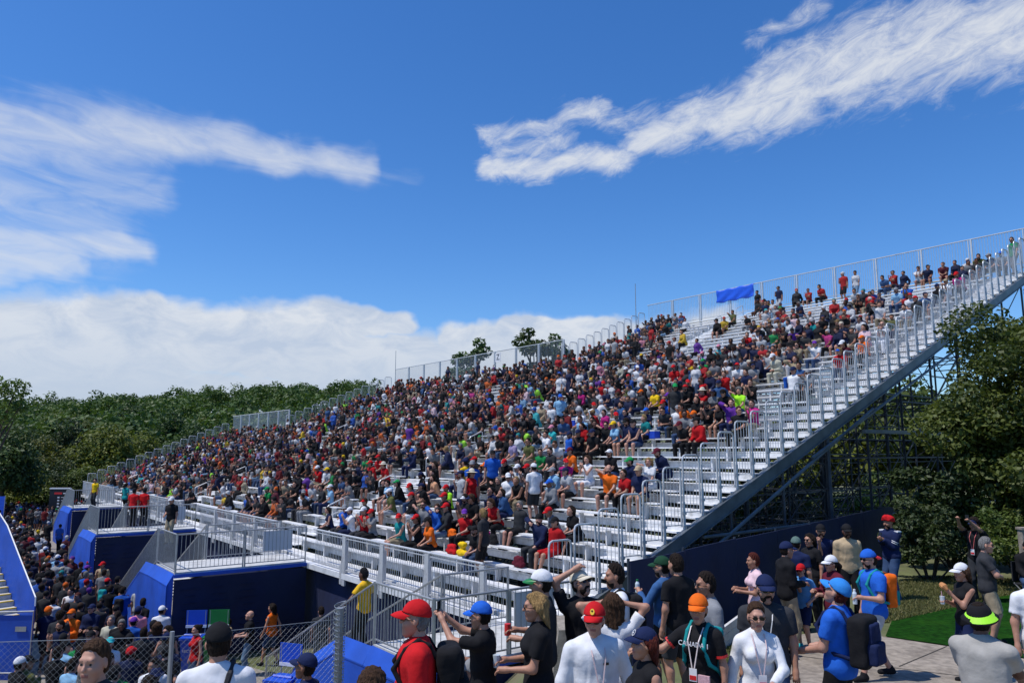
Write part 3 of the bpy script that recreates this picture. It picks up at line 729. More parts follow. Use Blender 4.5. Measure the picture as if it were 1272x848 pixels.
def tree_meshes(h,cr,seed,nl,leaf,m,cb=.35,ncl=26,lean=0):
    cz=h*(cb+(1-cb)*.5); rz=h*(1-cb)*.5
    cl=clumps((lean,0,cz),(cr*.82,cr*.82,rz*.85),ncl,cr*.36,seed)
    b=MB(); r=random.Random(seed)
    b.tube([(0,0,-.3),(lean*.2,0,h*.2),(lean*.6,.1,h*.5),(lean,0,h*.85)],[h*.026,h*.02,h*.014,h*.004],8)
    for c in cl[::2]:
        z=h*r.uniform(.25,.6); x=lean*z/h
        mid=((x+c[0])/2,c[1]*.45,(z+c[2])/2+h*.02)
        b.tube([(x,0,z),mid,c[:3]],[h*.009,h*.006,h*.002],5,cap=False)
    return b.mesh('trunk',M['bark'],True),leaves('crown',cl,nl,leaf,seed,m)
TM={}
def tree(name,label,loc,key,cat='tree',group=None,s=1.,rz=0,sz=None):
    tm,cm=TM[key]
    o=empty(name,loc,rz); o.scale=(s,s,sz or s)
    link(bpy.data.objects.new('trunk',tm),o); link(bpy.data.objects.new('crown',cm),o)
    return tag(o,label,cat,group)
TM['w1']=tree_meshes(11,5.2,11,11000,.42,M['leafn'],.02,44)
TM['w2']=tree_meshes(12,5.0,12,11000,.42,M['leaf'],.03,42)
TM['d1']=tree_meshes(13,4.6,13,11000,.40,M['leafd'],.03,42)
TM['air']=tree_meshes(11.4,2.0,14,1900,.20,M['leaf'],.62,12,lean=1.0)
TM['pop']=tree_meshes(17,2.6,15,5000,.34,M['leafd'],.2,26)
def gz(X,Y): return float(ground(X,Y))
def at_d(x,Y): return (x-636)/940*Y
mids=[(8,64,'d1',.70,'dark leafy tree low behind the crowd at the far left edge'),(50,78,'w1',.72,'olive green tree in front of the wood, second from the left edge'),(128,84,'w1',.84,'bright yellow green rounded tree beside the end of the grandstand'),
 (88,96,'d1',.85,'dark tree between two brighter trees at the far left'),(172,100,'w1',.80,'small yellow green tree just behind the last grandstand railings'),(20,100,'w2',.85,'broad green tree behind the airy tree at left'),(215,118,'d1',1.0,'dark tall tree above the grandstand end railings'),(150,128,'d1',1.08,'dark tree rising behind the bright rounded tree'),
 (70,130,'w2',1.1,'mid green tree in the second rank at left'),(262,128,'w2',1.0,'mid green tree above the low grey mesh fence'),(110,112,'w2',1.0,'green tree crowded between bright and dark neighbours'),(240,98,'d1',.8,'low dark tree touching the grandstand end rail')]
for x,Y,k,s,lb in mids:
    X=at_d(x,Y); tree('broadleaf_tree',lb,(X,Y,gz(X,Y)),k,group='trees in front of the wooded hill',s=s,rz=rnd.uniform(0,6))
X=at_d(2,46); tree('airy_tree','tall open tree with sparse crown leaning in at the left edge',(X-1.6,46,gz(X,46)-.5),'air',s=1.02,rz=.2)
for x,Y,s,lb in((584,92,1.24,'narrow dark tree top showing above the rear rail of the middle stands'),(668,84,1.24,'pointed dark tree top behind the stepped rails'),(688,92,1.26,'bushy dark tree top just right of the pointed one')):
    X=at_d(x,Y); tree('narrow_tree',lb,(X,Y,gz(X,Y)),'pop',s=s*1.02,rz=rnd.uniform(0,6))
# trees under and behind the tall stand
for i,(x,Y,k,s,lb) in enumerate([(905,58,'w1',.62,'yellow green tree seen through the scaffold near its low end'),(960,54,'w1',.8,'green tree seen through the middle of the scaffold'),(1010,60,'w2',.98,'leafy tree seen behind the scaffold poles below the stand edge'),(1075,55,'w1',1.0,'tree behind the tall scaffold pole'),(1130,52,'w2',1.02,'tree behind scaffold, half hidden by the near right tree'),(860,66,'w2',.62,'tree in deep shade behind the lowest scaffold bays')]):
    X=at_d(x,Y); tree('broadleaf_tree',lb,(X,Y,gz(X,Y)),k,group='trees behind the scaffold',s=s,rz=rnd.uniform(0,6))
for i,(x,Y,s) in enumerate([(880,44,.34),(925,47,.36),(975,45,.38),(1020,47,.40),(1062,44,.42),(1100,47,.45),(1150,43,.45),(990,52,.42),(840,50,.36)]):
    X=at_d(x,Y); tree('broadleaf_tree','small bushy tree low in the shade behind the scaffold',(X,Y,gz(X,Y)-.6),['w1','w2','d1'][i%3],group='small trees under the stand',s=s,rz=i)
# wooded hill: reads as one mass
cl=[];r=np.random.RandomState(5)
bt=MB()
for i in range(330):
    Y=108+220*r.uniform()**1.3; x=r.uniform(-160,470); X=at_d(x,Y); h=r.uniform(8,12.5)*(1.0 if Y<200 else .95); z=float(ground(X,Y)); cr=r.uniform(3.6,5.6)
    for c in clumps((X,Y,z+h*.6),(cr*.9,cr*.9,h*.38),15,cr*.42,i+50,low=-.3): cl.append(c)
for i,(x,Y) in enumerate([(-8,70),(22,72),(48,70),(76,72),(104,72),(134,76),(160,86),(-30,66)]):
    X=at_d(x,Y); tree('broadleaf_tree','low bushy tree at the back of the far crowd',(X,Y,gz(X,Y)-.5),['d1','w2','w1'][i%3],group='bushy trees behind the far crowd',s=.48,rz=i*1.1)
o=link(bpy.data.objects.new('woodland',leaves('woodland',cl,190000,.80,77,M['leafw']))); tag(o,'dense green wood covering the hillside on the horizon','wood',kind='stuff')
# near right tree and shrubs
def near_tree():
    X,Y=16.7,21.4; z=gz(X,Y)-.1; o=empty('broadleaf_tree',(X,Y,z))
    cl=[]
    for c,rad,n,r0,sd in(((.2,0,5.4),(3.9,3.6,3.2),58,.85,31),((-2.2,-.2,3.2),(2.2,1.6,1.9),26,.7,32),((2.0,-.3,7.2),(2.6,2.2,1.7),24,.7,33),((1.5,-1.0,2.8),(3.6,1.8,2.0),30,.8,34),((-1.0,.6,1.8),(3.0,1.6,1.6),22,.8,36),((-2.6,.3,4.6),(1.8,1.2,1.5),16,.65,37)):
        cl+=clumps(c,rad,n,r0,sd,low=-1)
    b=MB(); b.tube([(0.3,0,-.3),(.2,.1,1.6),(.4,0,4),(.9,0,6.8)],[.26,.21,.14,.05],10)
    rr=random.Random(4)
    for c in cl[::2]:
        z0=rr.uniform(1.2,4.5); b.tube([(.25,0,z0),(c[0]*.5,c[1]*.5,(z0+c[2])/2+.3),c[:3]],[.07,.04,.012],5,cap=False)
    b.build('trunk',M['bark'],o,True); link(bpy.data.objects.new('crown',leaves('crown',cl,135000,.135,35,M['leaf'],sp=1.15)),o)
    tag(o,'large leafy tree filling the right edge beside the tall stand','tree')
near_tree()
def shrub(name,label,X,Y,rad,n,leaf,m,seed,ncl=16,group=None):
    z=gz(X,Y); o=empty(name,(X,Y,z)); cl=clumps((0,0,rad[2]*.75),(rad[0]*.85,rad[1]*.85,rad[2]*.7),ncl,min(rad)*.42,seed,low=-.9)
    b=MB()
    for c in cl[:9]: b.tube([(c[0]*.1,c[1]*.1,-.1),(c[0]*.6,c[1]*.6,c[2]*.6),c[:3]],[.03,.02,.008],5,cap=False)
    b.build('stems',M['bark'],o,True); link(bpy.data.objects.new('foliage',leaves('foliage',cl,n,leaf,seed,m)),o)
    return tag(o,label,'shrub',group)
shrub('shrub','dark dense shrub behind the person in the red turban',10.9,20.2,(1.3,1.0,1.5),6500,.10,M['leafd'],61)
shrub('shrub','bushy shrub between the turbaned person and the person filming',12.7,18.9,(1.5,1.1,1.5),8500,.10,M['leaf'],62)
shrub('shrub','mid green shrub behind the person filming with raised arms',14.4,18.2,(1.6,1.2,1.9),9000,.10,M['leaf'],63)
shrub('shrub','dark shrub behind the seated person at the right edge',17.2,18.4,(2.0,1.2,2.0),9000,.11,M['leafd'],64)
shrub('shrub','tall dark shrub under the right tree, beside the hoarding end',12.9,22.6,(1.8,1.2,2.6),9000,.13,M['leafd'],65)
# dry grass verge
def blades(name,poly,n,h,seed,m):
    r=np.random.RandomState(seed); P=np.array(poly); c=P.mean(0); pts=[]
    tri=[(P[0],P[i],P[i+1]) for i in range(1,len(P)-1)]; ar=np.array([abs(np.cross(b-a,c_-a)) for a,b,c_ in tri]); k=r.choice(len(tri),n,p=ar/ar.sum())
    A=np.array([t[0] for t in tri])[k];B=np.array([t[1] for t in tri])[k];D=np.array([t[2] for t in tri])[k]
    u,v=r.uniform(size=(2,n)); m_=u+v>1; u[m_]=1-u[m_]; v[m_]=1-v[m_]
    p=A+(B-A)*u[:,None]+(D-A)*v[:,None]; z=ground(p[:,0],p[:,1])
    p3=np.concatenate([p,z[:,None]],1); a=r.uniform(0,6.28,n); s=np.stack([np.cos(a),np.sin(a),0*a],1)*.012
    hh=(h*r.uniform(.4,1.2,n))[:,None]; ln=r.normal(size=(n,3))*.35*hh; ln[:,2]=0
    V=np.stack([p3-s,p3+s,p3+s*.3+ln+[0,0,1]*hh,p3-s*.3+ln+[0,0,1]*hh],1).reshape(-1,3)
    me=mesh_np(name,V,np.arange(4*n).reshape(-1,4),[m],smooth=False); at=me.attributes.new('rv','FLOAT','POINT'); at.data.foreach_set('value',np.repeat(r.uniform(size=n),4).astype(np.float32))
    return me
pg=[gp(1108,773),gp(1171,751),gp(1262,738),gp(1272,722),gp(1190,716),gp(1118,722),gp(1085,745),gp(1085,775)]
o=link(bpy.data.objects.new('dry_grass',blades('dry_grass',pg,34000,.075,8,M['dry']))); tag(o,'dry yellow grass verge between turf and shrubs','grass',kind='stuff')
pg=[gp(893,846),gp(893,790),gp(935,770),gp(985,786),gp(930,812)]
o=link(bpy.data.objects.new('verge_grass',blades('verge_grass',pg,9000,.10,9,M['dry']))); tag(o,'patchy dry grass beside the path left edge','grass',kind='stuff')
# ------------------------------------------------------------------ grandstand
def stand(label,t1,t2,nrow,aisles,leftv,side0,scaf=True,fence=True):
    o=empty('grandstand',tuple(S(t1,0,Z0)))
    def fin(b,nm,m,sm=False): return keep(b.build(nm,m,None,sm),o)
    segs=[];c=t1+.02
    for a0,a1 in aisles: 
        if a0-c>.2: segs.append((c,a0))
        c=a1
    if t2-c>.2: segs.append((c,t2-.02))
    for i in range(-2,nrow):
        z=zrow(i); v=i*RUN
        b=MB()                                  # seat plank with end brackets
        for s0,s1 in segs:
            n=max(1,round((s1-s0)/4.8))
            for k in range(n):
                a=s0+(s1-s0)*k/n;c_=s0+(s1-s0)*(k+1)/n-.012
                b.box(S((a+c_)/2,v+.585,z+.43-.02),(c_-a,.25,.04),AXS)
            k=s0+.5
            while k<s1: b.box(S(k,v+.60,z+.20),(.05,.16,.375),AXS); k+=1.8
        fin(b,'bench',M['alu'])
        b=MB(); W_=t2-t1-.04
        b.box(S((t1+t2)/2,v+.135,z-.022),(W_,.255,.044),AXS); b.box(S((t1+t2)/2,v+.405,z-.022),(W_,.255,.044),AXS)
        b.box(S((t1+t2)/2,v+.012,z-.125),(W_,.022,.15),AXS)
        for a0,a1 in aisles:
            b.box(S((a0+a1)/2,v+.63,z+RISE/2-.02),(a1-a0-.06,.30,.04),AXS)
        fin(b,'footboard',M['alu2'])
    vmax=nrow*RUN
    if side0:
        b=MB(); p=S(t1-.04,-1.9,Z0+RK*-1.9-.30);q=S(t1-.04,vmax,Z0+RK*vmax-.30)
        d=q-p; d/=np.linalg.norm(d); nn=np.cross(UU,d)
        b.box((p+q)/2,(.10,np.linalg.norm(q-p),.30),[UU,d,nn])
        b.box((p+q)/2+nn*.16,(.16,np.linalg.norm(q-p),.025),[UU,d,nn]); b.box((p+q)/2-nn*.16,(.16,np.linalg.norm(q-p),.025),[UU,d,nn])
        for i in range(-2,nrow): b.box(S(t1-.03,i*RUN+.3,zrow(i)-.10),(.05,.52,.16),AXS)
        fin(b,'stringer',M['stringer'])
    def sidepanels(t,i0,i1):
        for i in range(i0,i1):
            b=MB(); v=i*RUN+.05; z=zrow(i); w=RUN-.10; h=1.50+.18
            r=.024
            zt=z+h; zb=z-.42
            pts=[S(t,v,zb),S(t,v,zt-.10),S(t,v+.03,zt-.03),S(t,v+.10,zt),S(t,v+w-.10,zt),S(t,v+w-.03,zt-.03),S(t,v+w,zt-.10),S(t,v+w,z+.25)]
            b.tube(pts,r,8); b.tube([S(t,v-.0,zb-.03),S(t,v-.0,z+.55)],.036,8); b.box(S(t,v,z+.28),(.09,.09,.07),AXS)
            b.tube([S(t,v,z+.30),S(t,v+w,z+.30)],.014,4)
            for k in range(1,5): 
                x=v+w*k/5; b.tube([S(t,x,z+.30),S(t,x,zt-.01)],.0085,4,cap=False)
            fin(b,'side_rail',M['galvl'],False)
    if side0: sidepanels(t1+.02,-2,nrow)
    if leftv is not None: sidepanels(t2-.03,leftv,nrow)
    for a0,a1 in aisles:
        if a0<t1+.1: continue
        for i in range(0,nrow-1,3):
            b=MB(); z=zrow(i); v=i*RUN+.25
            for tt in(a0+.05,):
                b.tube([S(tt,v,z-.02),S(tt,v,z+.86),S(tt,v+.06,z+.92),S(tt,v+.62,z+.92+.24),S(tt,v+.70,z+.88+.24),S(tt,v+.70,z+.02+.24)],.023,7)
                b.tube([S(tt,v,z+.5),S(tt,v+.70,z+.74)],.018,6)
            fin(b,'handrail',M['galvl'])
    vf=vmax+.32; zt=Z0+RK*27.15+2.09 if nrow==38 else Z0+RK*(nrow*RUN)+2.09
    n=max(3,round((t2-t1)/2.45))
    for k in range(n):
        a=t1+(t2-t1)*k/n;c_=t1+(t2-t1)*(k+1)/n
        b=MB(); zb=zt-1.62
        b.tube([S(a,vf,zt),S(c_,vf,zt)],.030,6); b.tube([S(a,vf,zb),S(c_,vf,zb)],.022,4)
        b.box(S(a+.03,vf,(zt+zb)/2-.3),(.075,.075,zt-zb+.6),AXS); b.box(S(a+.16,vf,(zt+zb)/2-.3),(.045,.045,zt-zb+.55),AXS)
        x=a+.28
        while x<c_-.05: b.tube([S(x,vf,zb),S(x,vf,zt)],.0095,4,cap=False); x+=.125
        fin(b,'rear_rail',M['galvl'])
    if scaf:
        b=MB(); lv=[k*2.4 for k in range(0,int(vmax/2.4)+1)]; lt=[t1+.05+(t2-t1-.1)*k/max(1,round((t2-t1)/2.9)) for k in range(round((t2-t1)/2.9)+1)]
        zf=0.0
        for ti,t in enumerate(lt):
            for vi,v in enumerate(lv):
                top=Z0+RK*v-.45; P=S(t,v,0); z0=max(zf,gz(P[0],P[1])-.1)
                if top-z0<.4: continue
                b.tube([S(t,v,z0),S(t,v,top)],.045 if vi%4 else .075,6)
                z=z0+.35; k=0
                while z<top:
                    if vi+1<len(lv): b.tube([S(t,v,z),S(t,v+2.4,z)],.028,4)
                    if ti+1<len(lt): b.tube([S(t,v,z),S(lt[ti+1],v,z)],.028,4)
                    if vi+1<len(lv) and z+1.9<top+1: 
                        b.tube([S(t,v,z),S(t,v+2.4,z+1.9)],.020,4)
                        if (k+vi+ti)%3: b.tube([S(t,v+2.4,z),S(t,v,z+1.9)],.020,4)
                        if z+1.0<top: b.tube([S(t,v,z+1.0),S(t,v+2.4,z+1.0)],.018,4)
                    if ti+1<len(lt) and (k+vi)%2==0 and z+1.9<top: b.tube([S(t,v,z+1.9),S(lt[ti+1],v,z)],.022,4)
                    z+=1.9; k+=1
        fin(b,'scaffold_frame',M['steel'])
        if side0:
            b=MB()
            b.tube([S(t1-.1,1.2,EZ-3.6),S(t1-.1,12.2,EZ+1.35)],.05,6); b.tube([S(t1-.1,8.5,EZ-.2),S(t1-.1,19,EZ+3.9)],.05,6); b.tube([S(t1-.1,3.5,EZ-2.1),S(t1-.1,22,EZ-1.9)],.04,6)
            b.box(S(t1-.12,17.5,EZ+.62),(.10,12,.12),AXS)
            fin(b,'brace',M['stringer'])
    b=MB()                                      # dark mesh hoarding under the front rows
    n=round((t2-t1)/2.4)
    for k in range(n):
        a=t1+(t2-t1)*k/n;c_=t1+(t2-t1)*(k+1)/n
        b.box(S((a+c_)/2,-1.50,1.18),(c_-a-.01,.03,2.5),AXS)
    fin(b,'hoarding',M['navy'])
    b=MB(); b.box(S((t1+t2)/2,-1.66,2.50),(t2-t1-.02,.26,.16),AXS); fin(b,'deck_edge',M['alu'])
    return tag(o,label,'grandstand')
TA,TB,TC=23.56,46.11,60.59
SA=stand('tallest grandstand block, nearest, its open stepped side facing the path',0,TA,38,[(0,1.25),(15.0,16.3)],27,True)
SB=stand('middle grandstand block, lower than the near one and higher than the far one',TA+.01,TB,27,[(33.5,34.7)],14,False)
SC_=stand('lowest grandstand block at the far left end by the trees',TB+.01,TC,14,[(52.5,53.7)],-2,False)
M['sign_text']=M['black']
# front guard rail, one thing per long run
def guard(label,t0,t1):
    o=empty('guard_rail',tuple(S(t0,-1.74,2.6)))
    n=max(1,round((t1-t0)/2.35)); zd=2.59; zt=zd+1.1
    for k in range(n):
        a=t0+(t1-t0)*k/n;c=t0+(t1-t0)*(k+1)/n
        b=MB(); b.tube([S(a,-1.74,zt),S(c,-1.74,zt)],.03,8); b.box(S((a+c)/2,-1.74,zd+.10),(c-a-.05,.045,.03),AXS); b.box(S((a+c)/2,-1.74,zt-.09),(c-a-.05,.03,.025),AXS)
        x=a+.24
        while x<c-.1: b.tube([S(x,-1.74,zd+.10),S(x,-1.74,zt-.02)],.0095,4,cap=False); x+=.115
        keep(b.build('rail_panel',M['galvl']),o)
        b=MB(); b.box(S(a+.02,-1.76,(zd-.35+zt)/2-.02),(.20,.05,zt-zd+.32),AXS); b.box(S(a+.02,-1.70,(zd+zt)/2-.15),(.05,.12,zt-zd-.1),AXS)
        P=[S(a+.12,-1.79,zd-.33),S(a+.26,-1.79,zd-.33),S(a+.26,-1.79,zd+.05),S(a+.12,-1.79,zd+.55)]
        b.box8([np.array(p) for p in P]+[np.array(p)+VV*.03 for p in P])
        keep(b.build('post',M['galvl']),o)
    return tag(o,label,'railing')
guard('galvanised guard rail along the front walkway between near and second stair platforms',1.9,11.5)
guard('galvanised guard rail along the front between second and third stair platforms',14.6,25.0)
guard('far galvanised guard rail along the front of the lowest stand',28.2,42.8)
guard('short guard rail at the far left end of the stand front',46.5,60.4)
# stair platforms on the front
def railing(b,p,q,h,slope_gap=.0,r=.018,step=.12):
    p=np.array(p);q=np.array(q); L_=np.linalg.norm((q-p)[:2]); n=int(L_/step)
    b.tube([p+ZZ*h,q+ZZ*h],r*1.3,6); b.tube([p+ZZ*.09,q+ZZ*.09],r,4)
    for e in(p,q): b.tube([e,e+ZZ*(h+.02)],r*1.35,6)
    for k in range(1,n): c=p+(q-p)*k/n; b.tube([c+ZZ*.09,c+ZZ*h],.0085,4,cap=False)
def platform(label,t0,vo,w=2.3,drop=2.55,run=5.6,banner=True):
    zd=2.64; o=empty('stair_platform',tuple(S(t0,vo,0)))
    def fin(b,nm,m,sm=False): return keep(b.build(nm,m,None,sm),o)
    vi=-1.80
    b=MB(); b.box(S(t0+w/2,(vo+vi)/2,zd-.06),(w,vi-vo,.12),AXS); fin(b,'deck',M['deck'])
    b=MB(); b.box(S(t0-.01,(vo+vi)/2,(zd-.2)/2+.05),(.03,vi-vo,zd-.3),AXS)
    for k in range(9): 
        z=zd-.5-k*.2
        for j in range(3):
            b.box(S(t0-.035,vo+.45+j*.85+.02*k,z),(.02,.62-(.10*((k*7+j*3)%4)),.018),AXS)
    x=b; fin(x,'mesh_hoarding',M['navy'])
    b=MB(); b.box(S(t0-.02,(vo+vi)/2,zd-.10),(.06,vi-vo+.04,.10),AXS)
    # outer cap strip folds outward
    P=[S(t0,vo-.02,zd-.02),S(t0+w,vo-.02,zd-.02),S(t0+w,vo-.20,zd-.34),S(t0,vo-.20,zd-.34)]
    b.box8([p for p in P]+[p-ZZ*.03 for p in P])
    P=[S(t0,vo-.19,0.0),S(t0+w,vo-.19,0.0),S(t0+w,vo-.19,zd-.34),S(t0,vo-.19,zd-.34)]
    b.box8([p for p in P]+[p+VV*.03 for p in P])
    pr=[(t0+w+.01,zd-.34),(t0+w+1.3,zd-.38),(t0+w+3.7,1.15)]
    for k in range(2):
        (ta,za),(tb,zb)=pr[k],pr[k+1]
        P=[S(ta,vo-.19,0),S(tb,vo-.19,0),S(tb,vo-.19,zb),S(ta,vo-.19,za)]; b.box8([p for p in P]+[p+VV*.03 for p in P])
        P=[S(ta,vo-.02,za+.30),S(tb,vo-.02,zb+.30),S(tb,vo-.20,zb),S(ta,vo-.20,za)]; b.box8([p for p in P]+[p-ZZ*.03 for p in P])
    P=[S(pr[2][0],vo-.19,0),S(pr[2][0],vo-.02,0),S(pr[2][0],vo-.02,1.40),S(pr[2][0],vo-.19,1.15)]; b.box8([p for p in P]+[p+UU*.03 for p in P])
    P=[S(t0,vo-.21,0),S(t0,vo-.02,0),S(t0,vo-.02,zd-.05),S(t0,vo-.21,zd-.36)]
    b.box8([p for p in P]+[p+UU*.03 for p in P])
    fin(b,'blue_skirt',M['blue'])
    b=MB(); n=15; sw=1.5
    for k in range(n):
        b.box(S(t0+w+(k+.5)*run/n,vo+sw/2,zd-(k+1)*zd/(n+1)),(run/n+.02,sw,.045),AXS)
    fin(b,'stairs',M['deck'])
    b=MB(); p=S(t0+w,vo+sw,zd-.2);q=S(t0+w+run,vo+sw,.1); b.box8([p,q,q+ZZ*.2,p+ZZ*.2]+[x+VV*.05 for x in(p,q,q+ZZ*.2,p+ZZ*.2)]); fin(b,'stair_stringer',M['stringer'])
    for nm,a,c in(('fence_panel',S(t0+.03,vo+.03,zd),S(t0+.03,(vo+vi)/2-.03,zd)),('fence_panel',S(t0+.03,(vo+vi)/2+.03,zd),S(t0+.03,vi-.03,zd)),('fence_panel',S(t0+.05,vo+.02,zd),S(t0+w-.02,vo+.02,zd)),('fence_panel',S(t0+w,vo+sw+.05,zd),S(t0+w,vi,zd)),
        ('stair_rail',S(t0+w+.02,vo+.02,zd),S(t0+w+run,vo+.02,.15)),('stair_rail',S(t0+w+.02,vo+sw,zd),S(t0+w+run,vo+sw,.15))):
        b=MB(); railing(b,a,c,1.1); fin(b,nm,M['galv'])
    if banner:
        b=MB(); b.box(S(t0+.07,vi-.95,zd+.72),(.012,.95,.62),AXS); fin(b,'sign_panel',M['signwhite'])
    return tag(o,label,'stair platform')
platform('nearest stair platform with grey railings and bright blue skirting, behind the red polo shirt',-1.25,-4.95,w=2.15)
platform('second stair platform from the right, with blue side and dark mesh front',11.9,-5.85,w=2.4)
platform('third stair platform from the right, under two people in red',25.2,-5.9,w=2.4)
platform('farthest stair platform at the left end of the stand',43.0,-4.6,w=3.0,banner=False)
# blue tarpaulin on the rear rail, masts
vA=38*RUN+.32; zA=Z0+RK*27.15+2.09
def solve_t(x,v,z):
    r=ray(x,500); k=(x-636)/FPX
    lo,hi=-5,80
    for _ in range(50):
        m=(lo+hi)/2
        if proj(S(m,v,z))[0]>x: lo=m
        else: hi=m
    return m
tL=solve_t(890,vA-.06,zA);tR=solve_t(936,vA-.06,zA)
b=MB();n=26;m_=8;ti=[]
for j in range(m_+1):
    for i in range(n+1):
        f=i/n; b.V.append(tuple(S(tL+(tR-tL)*f,vA-.08-.05*math.sin(f*19+j)*j/m_,zA+.02-.80*j/m_-.06*math.sin(f*math.pi*3)**2)))
for j in range(m_):
    for i in range(n): a=j*(n+1)+i; b.F.append((a,a+n+1,a+n+2,a+1)); b.I.append(0)
o=b.build('tarpaulin',M['tarp'],None,True); tag(o,'blue tarpaulin hung on the rear rail of the tallest stand','tarpaulin')
sm_=o.modifiers.new('thick','SOLIDIFY'); sm_.thickness=.01
for x,y0,y1,Y,lb in((790,352,392,46,'thin radio mast rising behind the rear rail of the tallest stand'),(491,435,470,72,'thin mast rising behind the rear rail of the middle stand')):
    b=MB(); p=at_y(x,y1,Y);q=at_y(x,y0,Y); b.tube([(0,0,0),(0,0,q[2]-.02)],[.06,.02],6); o=b.build('mast',M['galv']); o.location=(p[0],Y,0); tag(o,lb,'mast')
def text(body,name,size,mtx,m,parent=None,ext=.002,sx=1.):
    c=bpy.data.curves.new(name,'FONT'); c.body=body; c.size=size; c.align_x='CENTER'; c.align_y='CENTER'; c.extrude=ext; c.materials.append(m)
    t=bpy.data.objects.new(name,c); link(t); dg=bpy.context.evaluated_depsgraph_get(); me=bpy.data.meshes.new_from_object(t.evaluated_get(dg)); bpy.data.objects.remove(t)
    o=link(bpy.data.objects.new(name,me),parent); o.matrix_local=mtx@Matrix.Diagonal((sx,1,1,1)); return o
def frame(px,py,pz,o): # matrix from axes
    m=Matrix.Identity(4)
    for i,a in enumerate((px,py,pz)):
        for j in range(3): m[j][i]=float(a[j])
    for j in range(3): m[j][3]=float(o[j])
    return m
vB=27*RUN+.32; zB=Z0+RK*(27*RUN)+2.09; tz=solve_t(619.5,vB,zB-.4)
o=empty('section_sign',tuple(S(tz,vB-.06,zB-.45)))
b=MB(); b.box((0,0,0),(.62,.02,.66),[-UU,VV,ZZ]); b.build('panel',M['signwhite'],o)
text('Z','letter',.6,frame(-UU,ZZ,-VV,-VV*.016),M['black'],o); tag(o,'white section sign with a black Z on the middle stand rear rail','sign')
# low grey wall continuing the far block rear + hoarding at the right
p0=np.array([.9,11.4]);p1=np.array([14.4,27.2]); o=empty('hoarding_fence',(p0[0],p0[1],0)); b=MB()
pts=[np.array([1.9,12.4]),np.array([3.1,13.8]),p1]
for a,c in((pts[0],pts[1]),(pts[1],pts[2])):
    n=max(1,round(np.linalg.norm(c-a)/2.3))
    for k in range(n):
        x0=a+(c-a)*k/n;x1=a+(c-a)*(k+1)/n; zb0=gz(*x0)-.25;zb1=gz(*x1)-.25
        d=(x1-x0)/np.linalg.norm(x1-x0); nn=np.array([-d[1],d[0]])*.02; zt=EZ-1.75
        P=[(x0[0],x0[1],zb0),(x1[0]-d[0]*.02,x1[1]-d[1]*.02,zb1),(x1[0]-d[0]*.02,x1[1]-d[1]*.02,zt+rnd.uniform(-.02,.02)),(x0[0],x0[1],zt)]
        bb=MB(); bb.box8([np.array(p) for p in P]+[np.array(p)+np.array([nn[0],nn[1],0]) for p in P]); keep(bb.build('panel',M['navy']),o)
        bb=MB(); bb.tube([(x0[0]+nn[0]*2,x0[1]+nn[1]*2,zb0),(x0[0]+nn[0]*2,x0[1]+nn[1]*2,zt+.04)],.025,6); keep(bb.build('post',M['steel']),o)
tag(o,'dark navy hoarding fence running under the scaffold behind the people on the path','fence')
# ------------------------------------------------------------------ people standing on the path and slope
def headpos(x,y,h,far=False):             # ground point whose h-tall figure has its top at the pixel
    r=ray(x,y); ds=np.arange(2.,95,.05); k=ds/r[1]
    f=EZ+r[2]*k-(ground(r[0]*k,ds)+h); c=np.where((f[:-1]>0)&(f[1:]<=0))[0]
    if len(c)==0: c=[int(np.argmin(np.abs(f)))]
    k=k[c[-1] if far else c[0]]; X,Y=r[0]*k,r[1]*k
    return (X,Y,gz(X,Y))
BIG=[]                                   # scale of each individual person, for the crowd budget
def H(x,y,label,face,h=1.75,**k):
    pos=headpos(x,y,h-.01) if 'pos' not in k else k.pop('pos'); o,b=hero(label,pos,face,h=h,**k); return o,b
GRP=None
lowhands=dict(hl=(-.26,.05,.80),hr=(.26,.05,.80))
def backpack(name,label,o,b,c1,c2=None,big=1.,cat_='backpack'):
    """rucksack resting on a back: a thing of its own at the wearer"""
    T=b.T; r=b.Rt; m=Matrix(o.matrix_basis)
    e=empty(name,(0,0,0)); e.matrix_basis=Matrix.Translation(o.location)@o.rotation_euler.to_matrix().to_4x4()@Matrix.Diagonal((*o.scale,1))@Matrix.Translation(Vector(T(0,-.16,1.20)))
    off=T(0,-.16,1.20)
    def add(nm,vq,c):
        q=link(bpy.data.objects.new(nm,mesh_np(nm,vq[0]-off,vq[1],[M['cloth']])),e); setc(q,c); return q
    w=.10*big; yb=-.135*b.bulk; hh=.165+.02*big; d=.065*big
    add('main_bag',sdf([bx(T(0,yb-d,1.20),(w,d*.55,hh),.035,r),bx(T(0,yb-d,1.33),(w*.8,d*.5,.06),.04,r)],.013,k=.05,noise=.006,nf=20),C[c1])
    add('pocket',sdf([bx(T(0,yb-2*d-.02,1.11),(w*.72,d*.35,.075),.025,r)],.011,k=.03,noise=.004,nf=25),C[c2 or c1])
    add('front_panel',sdf([bx(T(0,yb-2*d+.0,1.29),(w*.66,d*.2,.07),.022,r)],.011,k=.03,noise=.004,nf=25),C[c2 or c1])
    for s in(-1,1):
        sh=b.sh[0 if s<0 else 1]; w=.085*b.bulk
        P=[T(s*w,-.15,1.36),T(s*w,-.09,1.455),T(s*w,-.01,1.492),T(s*w*1.05,.085,1.43),T(s*w*1.15,.128*b.bulk+.02,1.30),T(s*w*1.5,.09,1.15),T(s*w*1.9,-.03,1.08),T(s*w*1.2,-.17,1.04)]
        add('strap',sdf([cap(P[i],P[i+1],.019) for i in range(len(P)-1)],.010,k=.012),C[c2 or c1])
    return tag(e,label,cat_)
def worldpt(o,p): return o.matrix_basis@Vector([float(v) for v in p])
